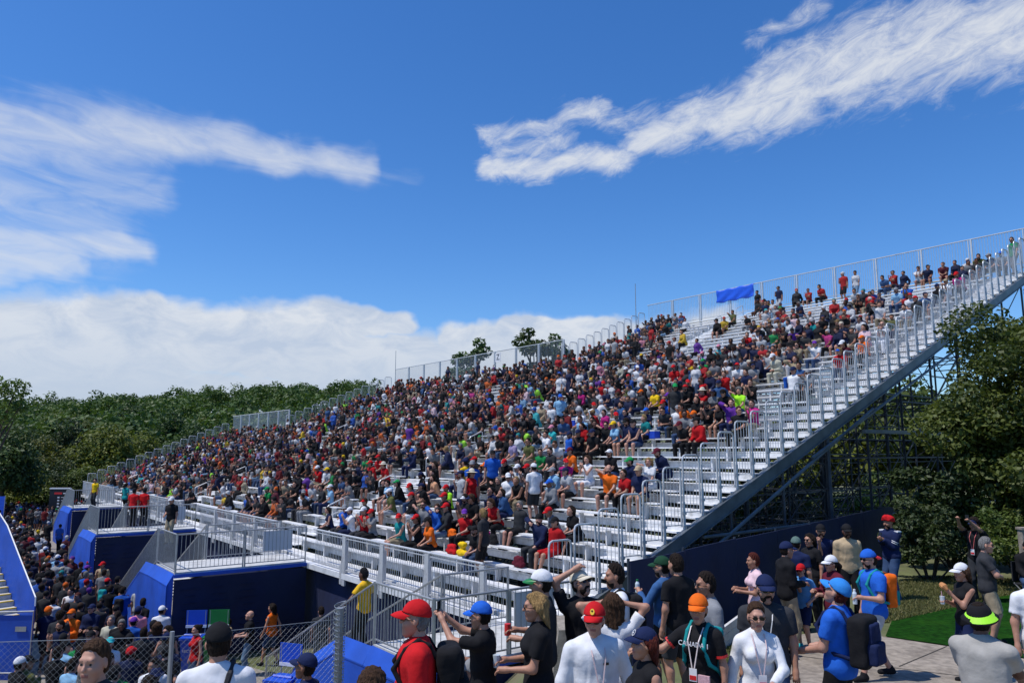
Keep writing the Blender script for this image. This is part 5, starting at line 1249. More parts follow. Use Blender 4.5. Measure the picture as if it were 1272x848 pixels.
# ---- people in the stand, copied from the photograph: (zoom, X, Y, kind, top, colour, hat, hatcolour, hair, legs, legcolour)
ZM={'a':(480,560,5.3),'b':(600,440,3.975),'c':(330,560,6.055),'d':(952,240,3.975),'e':(300,440,3.975),'f':(680,300,3.975),'g':(400,370,3.975)}
PH='''a 90 420 s tank teal cap red short shorts khaki
a 200 435 s tank black cap red long long black
a 245 530 s jacket black cap purple short long black
a 290 445 s tee orange cap black long long black
a 330 340 s jacket blue - - short long navy
a 240 348 s tee grey - - short shorts grey
a 185 185 s tank grey cap red long long jeans
a 260 180 s tee black cap navy short long khaki
a 405 215 s tee neon_green cap red short shorts black
a 495 125 t tee pale_grey cap navy short shorts navy
a 560 133 t tank red straw beige long long black
a 320 55 s tee black - - long shorts white
a 520 42 t tee yellow cap navy short long navy
a 565 85 t tee blue cap grey short long charcoal
a 700 5 t tee blue cap black short shorts black
a 805 35 s jacket black cap red short long black
a 900 60 s jacket black cap black short long black
a 725 303 s tank red - - long long black
a 860 280 s jacket charcoal - - short-silver shorts black
a 1000 398 s jacket navy beanie black short long charcoal
a 1088 455 s tee red cap black short shorts red
a 1145 438 s tee orange cap neon_green short shorts grey
a 1250 372 s tee black - - long long black
a 1205 95 s tee pale_grey cap navy short shorts black
a 1108 130 s jacket pale_blue cap grey short shorts grey
a 35 260 s tee olive cap white short shorts pale_grey
b 340 455 s tee charcoal - - short long charcoal
b 375 430 s tee white - - short long grey
b 440 468 s tee orange cap maroon short long black
b 515 480 s tank white - - long shorts white
b 546 392 s tee black cap navy short long black
b 470 376 s tee black cap navy short long black
b 640 457 s tee black cap white short long jeans
b 617 563 s tee orange - - - shorts black
b 716 570 s tee red - - short long black
b 776 562 s tee navy cap tan short shorts khaki
b 740 510 s jacket navy cap green short long navy
b 815 503 s tee white - - long-blond long white
b 866 520 s tee teal - - short long black
b 900 463 s jacket navy cap maroon short long navy
b 1000 325 s tee black cap maroon short long black
b 1070 315 s jacket red cap black short long black
b 655 310 s jacket grey cap red short shorts red
b 604 320 s tee black - - short long black
b 556 316 s tee black - - short long black
b 492 267 s tee white cap grey short long grey
b 545 250 s tee white cap red short long grey
b 337 235 t tee white - - short long charcoal
b 381 210 t tee pale_blue cap blue short shorts black
b 340 360 s tee turquoise cap pink short long grey
b 307 375 s tee white - - short long grey
b 375 100 t tee white - - short long navy
b 476 70 t tee white - - short long charcoal
b 425 65 t tee navy - - short long navy
b 482 180 s jacket magenta - - short long grey
b 434 185 s jacket black cap white short long black
b 592 130 s tee red cap red short shorts white
b 626 122 s tee grey - - short long grey
b 712 65 s tee black cap white short long black
b 762 56 s tee white cap white short long black
b 82 220 s tee orange cap orange short long black
b 217 132 s tee neon_green - - short long black
b 770 173 s tee charcoal cap orange short long navy
b 850 157 s tee yellow - - short long black
b 912 140 s tee peach - - short long black
b 922 190 s jacket denim_blue cap purple short long navy
b 945 52 s tee red cap red short long grey
b 1078 14 s tee green cap green short long green
b 1010 140 s tee black cap red short long black
b 1076 155 s tee maroon cap red short shorts black
b 1156 150 s jacket denim_blue cap navy short long navy
b 1222 213 s jacket purple - - short-brown long navy
b 1170 220 s tee black - - long shorts black
b 1104 226 s tee black cap black short shorts black
b 1062 212 s tee black - - long long black
b 1012 230 s tee orange - - short long charcoal
b 957 250 s tee white cap grey short long charcoal
b 905 253 s tee charcoal - - short long jeans
b 682 243 s jacket denim_blue - - short long jeans
b 152 405 s tee lilac - - short long grey
b 122 408 s tee purple - - short long grey
b 230 425 s tee olive - - short long khaki
b 284 465 s tee green - - short shorts grey
b 236 285 s jacket black - - short long jeans
b 195 290 s jacket charcoal - - short long navy
b 50 480 s tee blue cap navy short shorts navy
b 500 740 s tee black cap black short shorts khaki
b 462 762 s tee black - - bun long black
b 1190 72 s jacket red - - short long jeans
b 405 505 s tee magenta cap red short shorts grey
c 597 495 s jacket blue cap grey short long charcoal
c 637 520 s tee white cap white short long navy
c 738 546 s tee red cap white short long charcoal
c 797 556 s tee grey cap red long long black
c 882 240 s tee black - - short shorts black
c 938 247 s tee pale_blue - - short shorts grey
c 850 215 s tee white cap tan short shorts grey
c 907 60 s tee red straw beige short long black
c 857 40 s tee red cap red short long black
c 806 57 s tee red cap red short shorts grey
c 481 141 s tee pale_grey cap yellow short long black
c 440 135 s tee white cap grey short shorts khaki
c 392 116 s tee red cap white short shorts khaki
c 277 78 s jacket black cap yellow short long black
c 542 17 s tee red - - short long black
c 287 300 s tee white cap grey short long charcoal
c 312 252 s jacket red - - short long black
c 222 228 s tee black - - short long black
c 25 282 s tee green cap green short long charcoal
c 112 127 s tee dark_red cap maroon short long light_jeans
c 176 122 s tee black - - short long grey
c 372 87 s tee orange cap orange short long black
c 36 212 s tee grey cap grey short long charcoal
c 12 400 s jacket black - - short long black
e 860 225 s tee black - - short shorts black
e 437 620 s tee pale_blue cap white short long navy
e 230 310 t tee white - - short long jeans
e 192 385 t tee charcoal - - short long navy
e 1020 10 t jacket navy - - short long black
e 1120 490 s tank black cap navy short shorts khaki
e 455 190 t tee blue cap blue short long navy
e 465 230 t tee white - - short long black
e 500 155 t tee black - - short long black
e 875 350 s tee orange cap orange short long maroon
e 940 370 s tee cream - - short long black
e 930 420 s tee white cap red short long black
e 660 445 s tee charcoal cap orange short long black
e 840 455 s jacket navy cap blue short long navy
e 570 455 s tee green - - short long black
e 490 490 s tee red - - short long black
f 300 335 t tee white - - short long navy
f 330 330 t tee pale_grey - - short long charcoal
f 430 285 t tee black cap black short long black
f 1035 155 t jacket black cap black short long black
f 1055 150 t jacket black - - short long black
f 1140 205 t tee navy - - short shorts white
f 985 460 s jacket red - - short long red
f 1040 450 s tee white cap black short long charcoal
f 870 372 s tee yellow cap red short long black
f 840 390 s tee black - - short long black
f 1215 350 s tee pale_pink cap red short long white
f 1175 355 s tee pale_blue cap navy short long grey
f 1075 335 s tee white cap turquoise short long white
f 995 345 s tee black cap white short shorts grey
f 850 515 s tee turquoise cap pink short long turquoise
f 945 610 s tee white cap red short shorts black
f 1140 560 s jacket cream cap white short long cream
f 1220 560 s jacket khaki - - long long blue
f 765 540 s tee lilac cap pink short long grey
f 755 570 s tee green cap green short long black
f 690 690 s tee black cap red short long black
f 730 470 s tee purple - - short long black
f 670 440 s tee yellow - - short long black
d 377 270 t jacket red cap white short long black
d 437 307 t tee white - - short long light_jeans
d 1212 192 t tee green - - short long grey
d 1197 176 s jacket navy cap black short long black
d 625 320 s jacket red - - short long charcoal
d 668 292 s jacket navy - - short long navy
d 748 292 s tee white - - short long grey
d 790 290 s jacket navy - - short long navy
d 712 335 s tee red cap maroon short long black
d 728 367 s jacket blue - - short shorts navy
d 783 350 s jacket red - - short long navy
d 650 385 s jacket magenta - - long long charcoal
d 870 270 s tee maroon - - long shorts maroon
d 910 248 s tee black cap maroon short long black
d 932 228 s tee navy cap navy short long black
d 990 222 s tee white straw white short long green
d 980 265 s tee orange cap orange short long charcoal
d 1025 265 s tee white cap orange short long charcoal
d 950 308 s tee white cap green short long black
d 1008 300 s tee white - - short shorts black
d 1050 290 s jacket olive - - short long charcoal
d 1105 240 s tee navy cap grey short long black
d 1123 240 s tee blue cap blue short long navy
d 1158 230 s tee grey cap blue short long black
d 1095 290 s tee charcoal - - short long navy
d 955 395 s tee magenta cap red short long black
d 885 425 s tee white cap khaki short long grey
d 835 445 s tee black cap navy short long navy
d 645 480 s tee pale_blue cap grey short long jeans
d 690 450 s tee blue - - short long navy
d 715 490 s tee white cap red short long black
d 750 510 s jacket charcoal cap red short long black
d 690 545 s tee white - - short long khaki
d 590 410 s jacket denim_blue - - short long jeans
d 485 645 s tee pale_pink - - long long pink
d 570 635 s tee white - - - long white
d 480 700 s tee orange cap orange short long black
d 230 625 s jacket teal cap grey short long black
d 135 650 s tee purple cap black short long purple
d 95 595 s tee pale_blue cap navy short long navy
d 130 590 s tee white cap red short long grey
d 55 455 t tee navy - - short shorts white
d 60 800 s jacket cream cap white short long cream
d 150 745 s jacket khaki - - long long jeans
d 235 730 s tee white cap purple short long jeans
d 125 865 s tee white cap navy short long grey
d 145 390 s tee charcoal cap red short long black
d 205 370 s jacket red cap maroon short long black
d 278 370 s jacket red - - short long black'''.split('\n')
def stand_solve(x,y,up,vo):
    """row index and t from a head-top pixel"""
    r=ray(x,y)
    A=np.array([UU,VV*RUN+ZZ*RISE,-r]).T
    rhs=-(C0+VV*vo+ZZ*(Z0+up))+np.array([0,0,EZ])
    s=np.linalg.solve(A,rhs); return s[0],s[1]
SEAT=[]; occ={}
def nrows(t): return 38 if t<TA else 27 if t<TB else 14 if t<TC else 0
def refine_t(x,v,z):
    lo,hi=-3,64
    for _ in range(40):
        m=(lo+hi)/2
        if proj(S(m,v,z))[0]>x: lo=m
        else: hi=m
    return m
for ln in PH:
    f=[w.replace('_',' ') for w in ln.split()]
    ox,oy,s=ZM[f[0]]; x=ox+float(f[1])/s; y=oy+float(f[2])/s
    st=f[3]=='t'; up=1.74 if st else 1.32; vo=.30 if st else .56
    t,i=stand_solve(x,y,up,vo); i=int(round(i)); i=max(-1 if not st else -2,min(i,nrows(t)-1))
    v=i*RUN+vo; t=refine_t(x,v,zrow(i)+up)
    if t<.25 or t>TC-.3: continue
    if any(abs(t-q)<.40 for q in occ.get(i,[])): continue
    occ.setdefault(i,[]).append(t)
    hr=f[8].split('-') if f[8]!='-' else ['short']
    fem=hr[0] in('long','bun')
    sp_=dict(fem=fem,top=f[4],tc=f[5],bot=f[9],bc=f[10],hat=None if f[6]=='-' else f[6],hc='black' if f[7]=='-' else f[7],hair=hr[0] if f[8]!='-' else None,hrc=hr[1] if len(hr)>1 else rnd.choice(['dark brown','brown','dark brown']),skin=rnd.choice([0,1,5,0,2]),glass=rnd.random()<.3,beard=(not fem) and rnd.random()<.25)
    SEAT.append([i,t,st,sp_,True])
# ---- the rest of the stand
def inpoly(x,y,P):
    c=False; j=len(P)-1
    for i in range(len(P)):
        if (P[i][1]>y)!=(P[j][1]>y) and x<(P[j][0]-P[i][0])*(y-P[i][1])/(P[j][1]-P[i][1])+P[i][0]: c=not c
        j=i
    return c
EMPTY=[[(690,560),(700,545),(960,515),(870,585),(800,600)],[(1130,395),(1160,385),(1272,310),(1272,420),(1060,480),(1050,455)],[(820,410),(880,375),(1000,345),(1110,318),(1120,345),(1000,395),(950,372),(930,425),(850,440)],
 [(1085,322),(1180,300),(1190,360),(1100,400)],[(440,590),(520,575),(590,560),(660,545),(690,560),(560,600),(520,640),(430,640)],[(560,655),(720,700),(720,600),(640,620)],[(330,615),(470,600),(480,650),(350,660)],[(690,590),(840,560),(800,640),(720,640)],
 [(610,470),(650,463),(640,476),(600,482)],[(430,480),(470,472),(475,486),(430,492)],[(240,600),(330,590),(330,640),(240,620)],[(360,565),(440,560),(440,585),(360,590)],[(940,450),(990,445),(985,500),(930,505)],[(700,345),(740,340),(740,400),(700,400)]]
rd=random.Random(21)
aisl=[(-1,1.5),(14.9,16.4),(TA-.3,TA+.3),(33.4,34.8),(52.4,53.8),(TB-.3,TB+.3)]
for i in range(-1,38):
    t=1.6+rd.random()*.3
    while t<TC-.4:
        if i<nrows(t) and not any(a<t<c for a,c in aisl):
            P=S(t,i*RUN+.56,zrow(i)+1.0); x,y,s=proj(P)
            dens=.70 if t<TA else .72
            if any(inpoly(x,y,e) for e in EMPTY): dens=.07 if x>600 else .22
            if x<480 and y>560: dens=min(dens,.72)
            if t<3.2 and i>12: dens=min(dens,.55)
            nz_=math.sin(t*1.3+i*.9)+math.sin(t*.6-i*1.7)
            if nz_>.95: dens*=.25
            if math.sin(t*.9+2)+math.sin(i*1.1+t*.35)<-1.3: dens*=.3
            if rd.random()<dens and -30<x<1300 and not any(abs(t-q)<.46 for q in occ.get(i,[])):
                st=rd.random()<.02
                SEAT.append([i,t,st,rnd_spec(rd),False]); occ.setdefault(i,[]).append(t)
        t+=.50*rd.uniform(.94,1.18)
# people in the lower crowd copied from the photograph
LOWP='''z 355 483 jacket orange cap orange short 0 -1 front
z 550 515 tee cream - - short-silver 0 -1 x
z 545 623 tee white cap turquoise long .2 -1 x
z 640 605 tee black cap black short .1 1 x
z 757 538 tank black cap black short .3 1 pack
z 826 600 jacket charcoal cap navy short .5 1 x
z 800 466 tee white cap white short -.2 1 x
z 685 467 tee pink cap navy short .1 1 x
z 608 372 tee blue - - short 0 1 pack
z 692 360 tee pale_grey - - short .1 1 x
z 706 428 tee black - - short .2 1 x
z 530 330 tee black cap red short 0 1 teal
z 547 364 tee black - - short 0 1 x
z 427 295 tee blue - - short-silver 0 1 x
z 455 458 jacket navy cap navy short 0 -1 x
z 355 375 tee white - - short 0 -1 x
z 330 453 jacket black - - short -.2 1 x
z 268 418 tee white - - short .2 1 x
z 320 640 tee pale_blue cap black short .2 1 x
z 357 726 tee pale_blue - - short .3 1 x
z 412 643 tee white - - long 0 1 x
z 400 620 tee green cap black short .1 1 x
z 450 590 tee white cap black short 0 -1 x
z 575 755 tee green - - short-brown 0 -1 x
z 763 725 tee white - - short .2 -1 x
z 732 820 tee tan - - curly 0 1 x
z 225 173 jacket dark_red cap white short 0 1 x
z 286 213 tee pale_blue cap white short .1 1 x
z 325 238 tee grey - - short .1 1 x
z 215 265 tee black - - short 0 1 x
z 460 210 tee red - - short 0 1 pack
z 510 248 tee tan cap red short 0 -1 x
z 430 265 tee grey cap purple short 0 1 x
z 515 287 tee grey - - short 0 1 x
z 390 155 tee black - - short 0 1 x
z 310 160 tee black cap white short 0 1 x
z 330 118 tee maroon cap white short 0 1 x
z 298 62 tee blue - - short 0 1 x
z 155 103 tee red - - short 0 1 x
z 210 108 tee white - - short 0 1 x
z 105 48 tee white cap yellow short 0 1 x
z 240 48 tee black cap white short 0 1 x
z 132 713 jacket olive cap black short .7 1 x
z 95 720 tee black cap white short .6 1 x
z 580 320 tee black cap black short .2 1 x
z 475 570 tee navy - - short .1 -1 x
y 100 383 tee black bucket beige short .1 1 shorts
y 155 453 tank orange - - long -.9 .3 x
y 43 488 tee black - - - -.8 -.2 jeans
y 395 470 tee charcoal - - short -.4 .8 x
y 215 383 tee white - - long -.6 -.6 x
z 1130 530 tee tan - - curly -.7 -.7 kid
z 975 558 tank red - - bun -.4 -.6 x'''.split('\n')
ZL={'z':(0,635,3.975),'y':(300,635,3.975)}
CR=[]; crpos=[]
for ln in LOWP:
    f=[w.replace('_',' ') for w in ln.split()]; ox,oy,s=ZL[f[0]]; x=ox+float(f[1])/s;y=oy+float(f[2])/s
    h=1.75 if 'kid' not in f else 1.3
    pos=headpos(x,y,h,True); hr=f[7].split('-') if f[7]!='-' else ['short']; fem=hr[0] in('long','bun')
    spc=dict(fem=fem,top=f[3],tc=f[4],bot='shorts' if 'shorts' in f or rnd.random()<.25 else 'long',bc='khaki' if 'shorts' in f else 'light jeans' if 'jeans' in f else rnd.choice(botcols),hat=None if f[5]=='-' else f[5],hc='black' if f[6]=='-' else f[6],hair=hr[0] if f[7]!='-' else None,hrc=hr[1] if len(hr)>1 else 'dark brown',skin=rnd.choice([0,1,5,2]),glass=False,beard=False)
    CR.append([pos,f,spc,h]); crpos.append(pos)
NHERO=43
r_=random.Random(9)
def vlim(P): t,v=tv(P); return v<-6.75 or t>58 
for Y0 in np.arange(12.5,86,.50):
    xl=62 if Y0<23 else (-16 if Y0<26 else -40); 
    x=at_d(xl,Y0)
    while True:
        x+=r_.uniform(.5,.85); X=x+r_.uniform(-.12,.12); Y=Y0+r_.uniform(-.2,.2); px=X/Y*940+636
        if px>(235 if Y<20 else 215): break
        if not vlim((X,Y)) or r_.random()>(.5 if Y<26 else .72): continue
        if Y<25 and px<66: continue
        if any(abs(X-q[0])<.5 and abs(Y-q[1])<.5 for q in crpos): continue
        pos=(X,Y,gz(X,Y)); crpos.append(pos); h=r_.uniform(1.58,1.84)
        s=rnd_spec(r_)
        if r_.random()<.5: s['tc']=r_.choice(['black','charcoal','navy','black'])
        CR.append([pos,None,s,h])
# ---- which people are objects of their own
ORD=['','first','second','third','fourth','fifth','sixth','seventh','eighth','ninth','tenth','eleventh','twelfth','thirteenth','fourteenth','fifteenth']
def bname(t): return 'near' if t<TA else 'middle' if t<TB else 'far'
cand=[]
for e in SEAT:
    i,t,st,s,ex=e; sc_=proj(S(t,i*RUN+.5,zrow(i)+.8)); cand.append((sc_[2]*(1.25 if ex else 1.0) if sc_[2]>17 else 0,'seat',e))
for e in CR:
    P=e[0]; q=proj((P[0],P[1],P[2]+1.2)); occl=.75 if e[1] is None else 1.25
    cand.append((q[2]*occl,'low',e))
cand.sort(key=lambda c:-c[0]); NIND=300-NHERO
big=cand[:NIND]; rest=cand[NIND:]
def n_th(k): return f'{k}th' if 10<=k%100<=20 else f"{k}{ {1:'st',2:'nd',3:'rd'}.get(k%10,'th')}"
rowlist={}
for e in SEAT: rowlist.setdefault((e[0],bname(e[1])),[]).append(e[1])
for k in rowlist: rowlist[k].sort()
def wear(s):
    n={'tee':'tee','tank':'tank top','jacket':'jacket'}[s['top']]
    a=f"{s['tc']} {n}"
    if s['hat']: a+=f" and {s['hc']} "+{'cap':'cap','straw':'sun hat','bucket':'bucket hat','beanie':'beanie'}[s['hat']]
    elif s['hair']: a+=f", {s['hrc']} hair"
    return a
def seat_person(e):
    i,t,st,s,ex=e; L_=rowlist[(i,bname(t))]; k=L_.index(t)+1
    lab=f"{'standing' if st else 'person'} in {wear(s)}, {bname(t)} block row {i+3}, {n_th(k)} from right"
    pos=S(t,i*RUN+(.30 if st else .60),zrow(i)); f=r_.randrange(4) if st else r_.randrange(6 if s['fem'] else 8)
    yaw=math.atan2(VV[0],-VV[1])+r_.uniform(-.3,.3)+(r_.uniform(-2,2) if st else 0)
    figure(('t' if st else 's',f,s['fem']),tuple(pos),yaw,1.75*r_.uniform(.92,1.04),s['top'],s['tc'],s['bot'],s['bc'],s['hat'],s['hc'],s['hair'],s['hrc'],s['skin'],lab,s['glass'],s['beard'],group='spectators in the grandstand')
allow=sorted([e for _,k,e in big if k=='low'],key=lambda e:proj(e[0])[0])
def low_person(e):
    P,f,s,h=e; 
    if f is None: dx,dy=r_.choice([(0,1),(0,1),(.2,1),(-.1,1),(0,-1)])
    else: dx,dy=float(f[8]),float(f[9])
    fac='facing camera' if dy<-.3 else 'from behind' if dy>.3 else 'in profile'
    near=sorted([q for q in allow if q is not e],key=lambda q:(q[0][0]-P[0])**2+(q[0][1]-P[1])**2)[0]
    side='left' if proj(P)[0]<proj(near[0])[0] else 'right'
    nt='top' 
    lab=f"person in {wear(s)}, {fac}, {side} of {near[2]['tc']} top"
    if lab in USED: lab=f"{n_th(allow.index(e)+1)} from left in lower crowd, {wear(s)}, {fac}"
    o=figure(('t',r_.choice([0,1,2,3]),s['fem']),P,faceyaw(dx,dy)+r_.uniform(-.15,.15),h,s['top'],s['tc'],s['bot'],s['bc'],s['hat'],s['hc'],s['hair'],s['hrc'],s['skin'],lab,s['glass'],s['beard'],group='people in the crowd below the stand')
    if f is not None and f[-1] in('pack','teal'):
        col='teal' if f[-1]=='teal' else 'black'; q=link(bpy.data.objects.new('backpack',PACKM)); setc(q,C[col]); q.matrix_basis=upd(o); tag(q,f"{col} backpack on the {'red cap' if col=='teal' else s['tc']+' topped'} walker in lower crowd {'' if col=='teal' else ORD[allow.index(e)%15+1]}".strip(),'backpack')
bb_=GS[('t',0,False)]['b']; vq=sdf([cap(bb_.T(x,-.22,1.06),bb_.T(x,-.22,1.34),.085) for x in(-.06,.06)]+[cap(bb_.T(0,-.30,1.05),bb_.T(0,-.30,1.16),.07)],.02,k=.05); PACKM=mesh_np('backpack',vq[0],vq[1],[M['cloth']])
for _,k,e in big: seat_person(e) if k=='seat' else low_person(e)
# ---- everyone further away: one mass
VS=[];QS=[];CS=[];n0=0
sp=np.array([(.16,.075,.05)])
for _,k,e in rest:
    if k=='seat':
        i,t,st,s,ex=e; pos=S(t,i*RUN+(.30 if st else .60),zrow(i)); yaw=math.atan2(VV[0],-VV[1])+r_.uniform(-.45,.45); m=NS+r_.randrange(4) if st else r_.randrange(NS); h=r_.uniform(.9,1.04)
        pos=np.array(pos)
    else:
        P,f,s,h=e; h/=1.75; pos=np.array(P); yaw=r_.choice([0,0,.2,-.2,3.1]); m=NS+r_.randrange(4)
    V,Q,T=LOD[m]; Rz=rotz(yaw)
    pal=np.array([[*SK[s['skin']]],[*C[s['tc']]],[*C[s['bc']]],[*(C[s['hc']] if s['hat'] else C[s['hrc']])],[.03,.03,.03]])
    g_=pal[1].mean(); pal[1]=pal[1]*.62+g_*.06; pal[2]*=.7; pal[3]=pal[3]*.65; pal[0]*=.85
    pal=pal*np.random.RandomState(n0%99991).uniform(.85,1.15,(5,1))
    VS.append((V*h)@Rz.T+pos); QS.append(Q+n0); CS.append(pal[T]); n0+=len(V)
VS=np.concatenate(VS);QS=np.concatenate(QS);CS=np.clip(np.concatenate(CS),0,1)
me=mesh_np('crowd',VS,QS,[M['crowd']]); at=me.color_attributes.new('col','FLOAT_COLOR','POINT')
at.data.foreach_set('color',np.concatenate([CS,np.ones((len(CS),1))],1).astype(np.float32).ravel())
o=link(bpy.data.objects.new('crowd',me)); tag(o,'dense mass of distant spectators filling the stands and the path','crowd',kind='stuff')
print('people',len(SEAT),len(CR),'mass verts',n0,'cut scale',big[-1][0])
# ---- people on stairs and platforms
def on(x,v,z,label,dx,dy,**k):
    if v is None:
        t=27.3; lo,hi=-6,0
        for _ in range(40):
            v=(lo+hi)/2
            if proj(S(t,v,z+1.7))[0]<x: lo=v
            else: hi=v
    else: t=refine_t(x,v,z+1.74)
    P=S(t,v,z); print(label,'t',round(t,2),'xy',[round(float(q),1) for q in proj(P+ZZ*1.75)]); return hero(label,tuple(P),(dx,dy),res=.02,**k)
on(453,-4.2,1.95,'man in yellow tee walking down the nearest stair, dark cap',-1,.4,tc=(.72,.42,.02),hair='short',hrc='black',skin=4,bc='black',p=dict(hl=(-.45,.25,1.0),fl=(-.11,.2,-.05),hr=(.25,-.1,.9)))
on(214,-4.4,2.70,'man in white cap and black tee standing on second platform with white cup',-.2,-1,tc='black',bc='khaki',hat='cap',hc='white',p=dict(hr=(.08,.30,1.08)))
on(167,None,2.70,'left of two people in red tees on the third platform, black trousers',.1,1,tc='red',bc='black',hair='short',hrc='black',skin=3)
on(180,None,2.70,'right of two people in red tees on the third platform, hands on rail',.1,1,tc='red',bc='black',hair='short',hrc='black',skin=3)
on(157,-3.2,2.70,'person in teal top standing at the back of the third platform',.4,1,tc='teal',bc='black',fem=True,hair='ponytail')
on(119,-3.5,2.70,'person in yellow top on the farthest platform',-.3,-1,tc='yellow',bc='charcoal')
# ---- bags and coolers on the benches
def seat_thing(ln,name,label,cat_,col,fn,up=.43):
    z_,X,Y=ln; ox,oy,s=ZM[z_]; x=ox+X/s;y=oy+Y/s; t,i=stand_solve(x,y,up+.12,.58); i=max(-2,int(round(i))); v=i*RUN+.58
    t=refine_t(x,v,zrow(i)+up+.1); q=fn(); q.location=S(t,v,zrow(i)+up); q.rotation_euler=(0,0,FACE+rnd.uniform(-.3,.3)); setc(q,C[col]); tag(q,label,cat_); return q
def bagf(w,h,d,seed):
    def f():
        vq=sdf([cap((-w,0,d),(w,0,d*1.1),d),cap((-w*.7,0,h-d),(w*.6,0,h-d*1.1),d*.85),cap((0,-d*.5,d*1.3),(0,-d*.5,h*.6),d*.8)],.018,k=.06,noise=.012,nf=24+seed); 
        return link(bpy.data.objects.new('bag',mesh_np('bag',vq[0],vq[1],[M['cloth']])))
    return f
for j,(X,Y,col,w,h,lb) in enumerate([(500,625,'yellow',.13,.40,'bright yellow bag on the first bench behind the front rail'),(430,612,'red',.14,.30,'red jacket bundle left of the bright yellow bag'),(428,560,'orange',.16,.28,'orange and yellow jacket heap behind the red bundle'),(560,548,'black',.13,.45,'black backpack standing behind the yellow bag'),(588,640,'denim blue',.15,.34,'grey blue backpack right of the yellow bag'),(655,625,'magenta',.13,.36,'crimson bag right of the grey blue backpack'),(870,690,'maroon',.14,.30,'maroon and grey backpack by the end of the first bench'),(700,565,'black',.13,.30,'black bag beside the woman in the red tank top'),(800,560,'black',.12,.30,'black bag between the knees of the man in dark jacket')]):
    seat_thing(('a',X,Y),'bag',lb,'bag',col,bagf(w,h,.085,j),up=.02 if j==8 else .43)
seat_thing(('b',225,300),'bag','red bag lying on the bench in the middle aisle gap','bag','red',bagf(.2,.2,.08,3)) if False else None
def cooler():
    o=link(bpy.data.objects.new('cooler',None)) ; m=MB(); m.box((0,0,.13),(.42,.26,.24)); q=m.build('body',M['thing'],o); setc(q,(.01,.06,.5)); m=MB(); m.box((0,0,.275),(.43,.27,.045)); q=m.build('lid',M['white'],o); m=MB(); m.tube([(-.2,0,.2),(-.2,0,.34),(.2,0,.34),(.2,0,.2)],.01,5); m.build('handle',M['white'],o); return o
seat_thing(('b',838,400),'cooler','blue cooler box with white lid on a bench in the tall stand','cooler','blue',cooler)
seat_thing(('b',440,350),'cooler','larger blue cooler box beside the standing people in the aisle','cooler','blue',cooler)
# ---- recycling bins
def wheelie(name,label,X,Y,rz,m1,boardm):
    o=empty(name,(X,Y,gz(X,Y)),rz); m=MB(); m.box8([(-.2,-.2,.05),(.2,-.2,.05),(.2,.2,.05),(-.2,.2,.05),(-.27,-.27,.92),(.27,-.27,.92),(.27,.27,.92),(-.27,.27,.92)]); m.build('body',m1,o)
    m=MB(); m.box((0,0,.95),(.60,.60,.06)); m.tube([(-.24,-.0,.985),(.24,0,.985)],.05,8); m.build('lid',m1,o)
    m=MB(); m.box((0,.27,1.42),(.58,.02,.42)); m.build('sign_board',boardm,o); m=MB(); m.box((0,.255,1.18),(.58,.02,.07)); m.build('sign_strip',M['signwhite'],o)
    for s in(-1,1): m=MB(); m.tube([(s*.25,.27,.95),(s*.25,.27,1.62)],.014,5); m.build('post',M['galv'],o)
    for s in(-1,1): m=MB(); m.tube([(s*.22,.22,.09),(s*.27,.22,.09)],.09,12); m.build('wheel',M['black'],o)
    if m1 is M['bluebin']: text('RECYCLE','lettering',.10,frame((1,0,0),(0,-.08,1),(0,-1,-.08),(0,-.252,.62)),M['signwhite'],o)
    return tag(o,label,'bin')
p=gp(226,812); q=S(11.3,-5.0,0)
wheelie('recycling_bin','blue recycling bin with blue sign board, left of the green bin',q[0]-.2,q[1]-.5,R(6),M['bluebin'],M['bluebin']); wheelie('recycling_bin','green bin with green sign board beside the blue recycling bin',q[0]+.42,q[1]-.42,R(6),M['greenbin'],M['greenbin'])
X,Y=at_d(363,17.2),17.2; wheelie('recycling_bin','blue lidded recycling bin at the foot of the nearest stair',X,Y,R(-20),M['bluebin'],M['bluebin'])
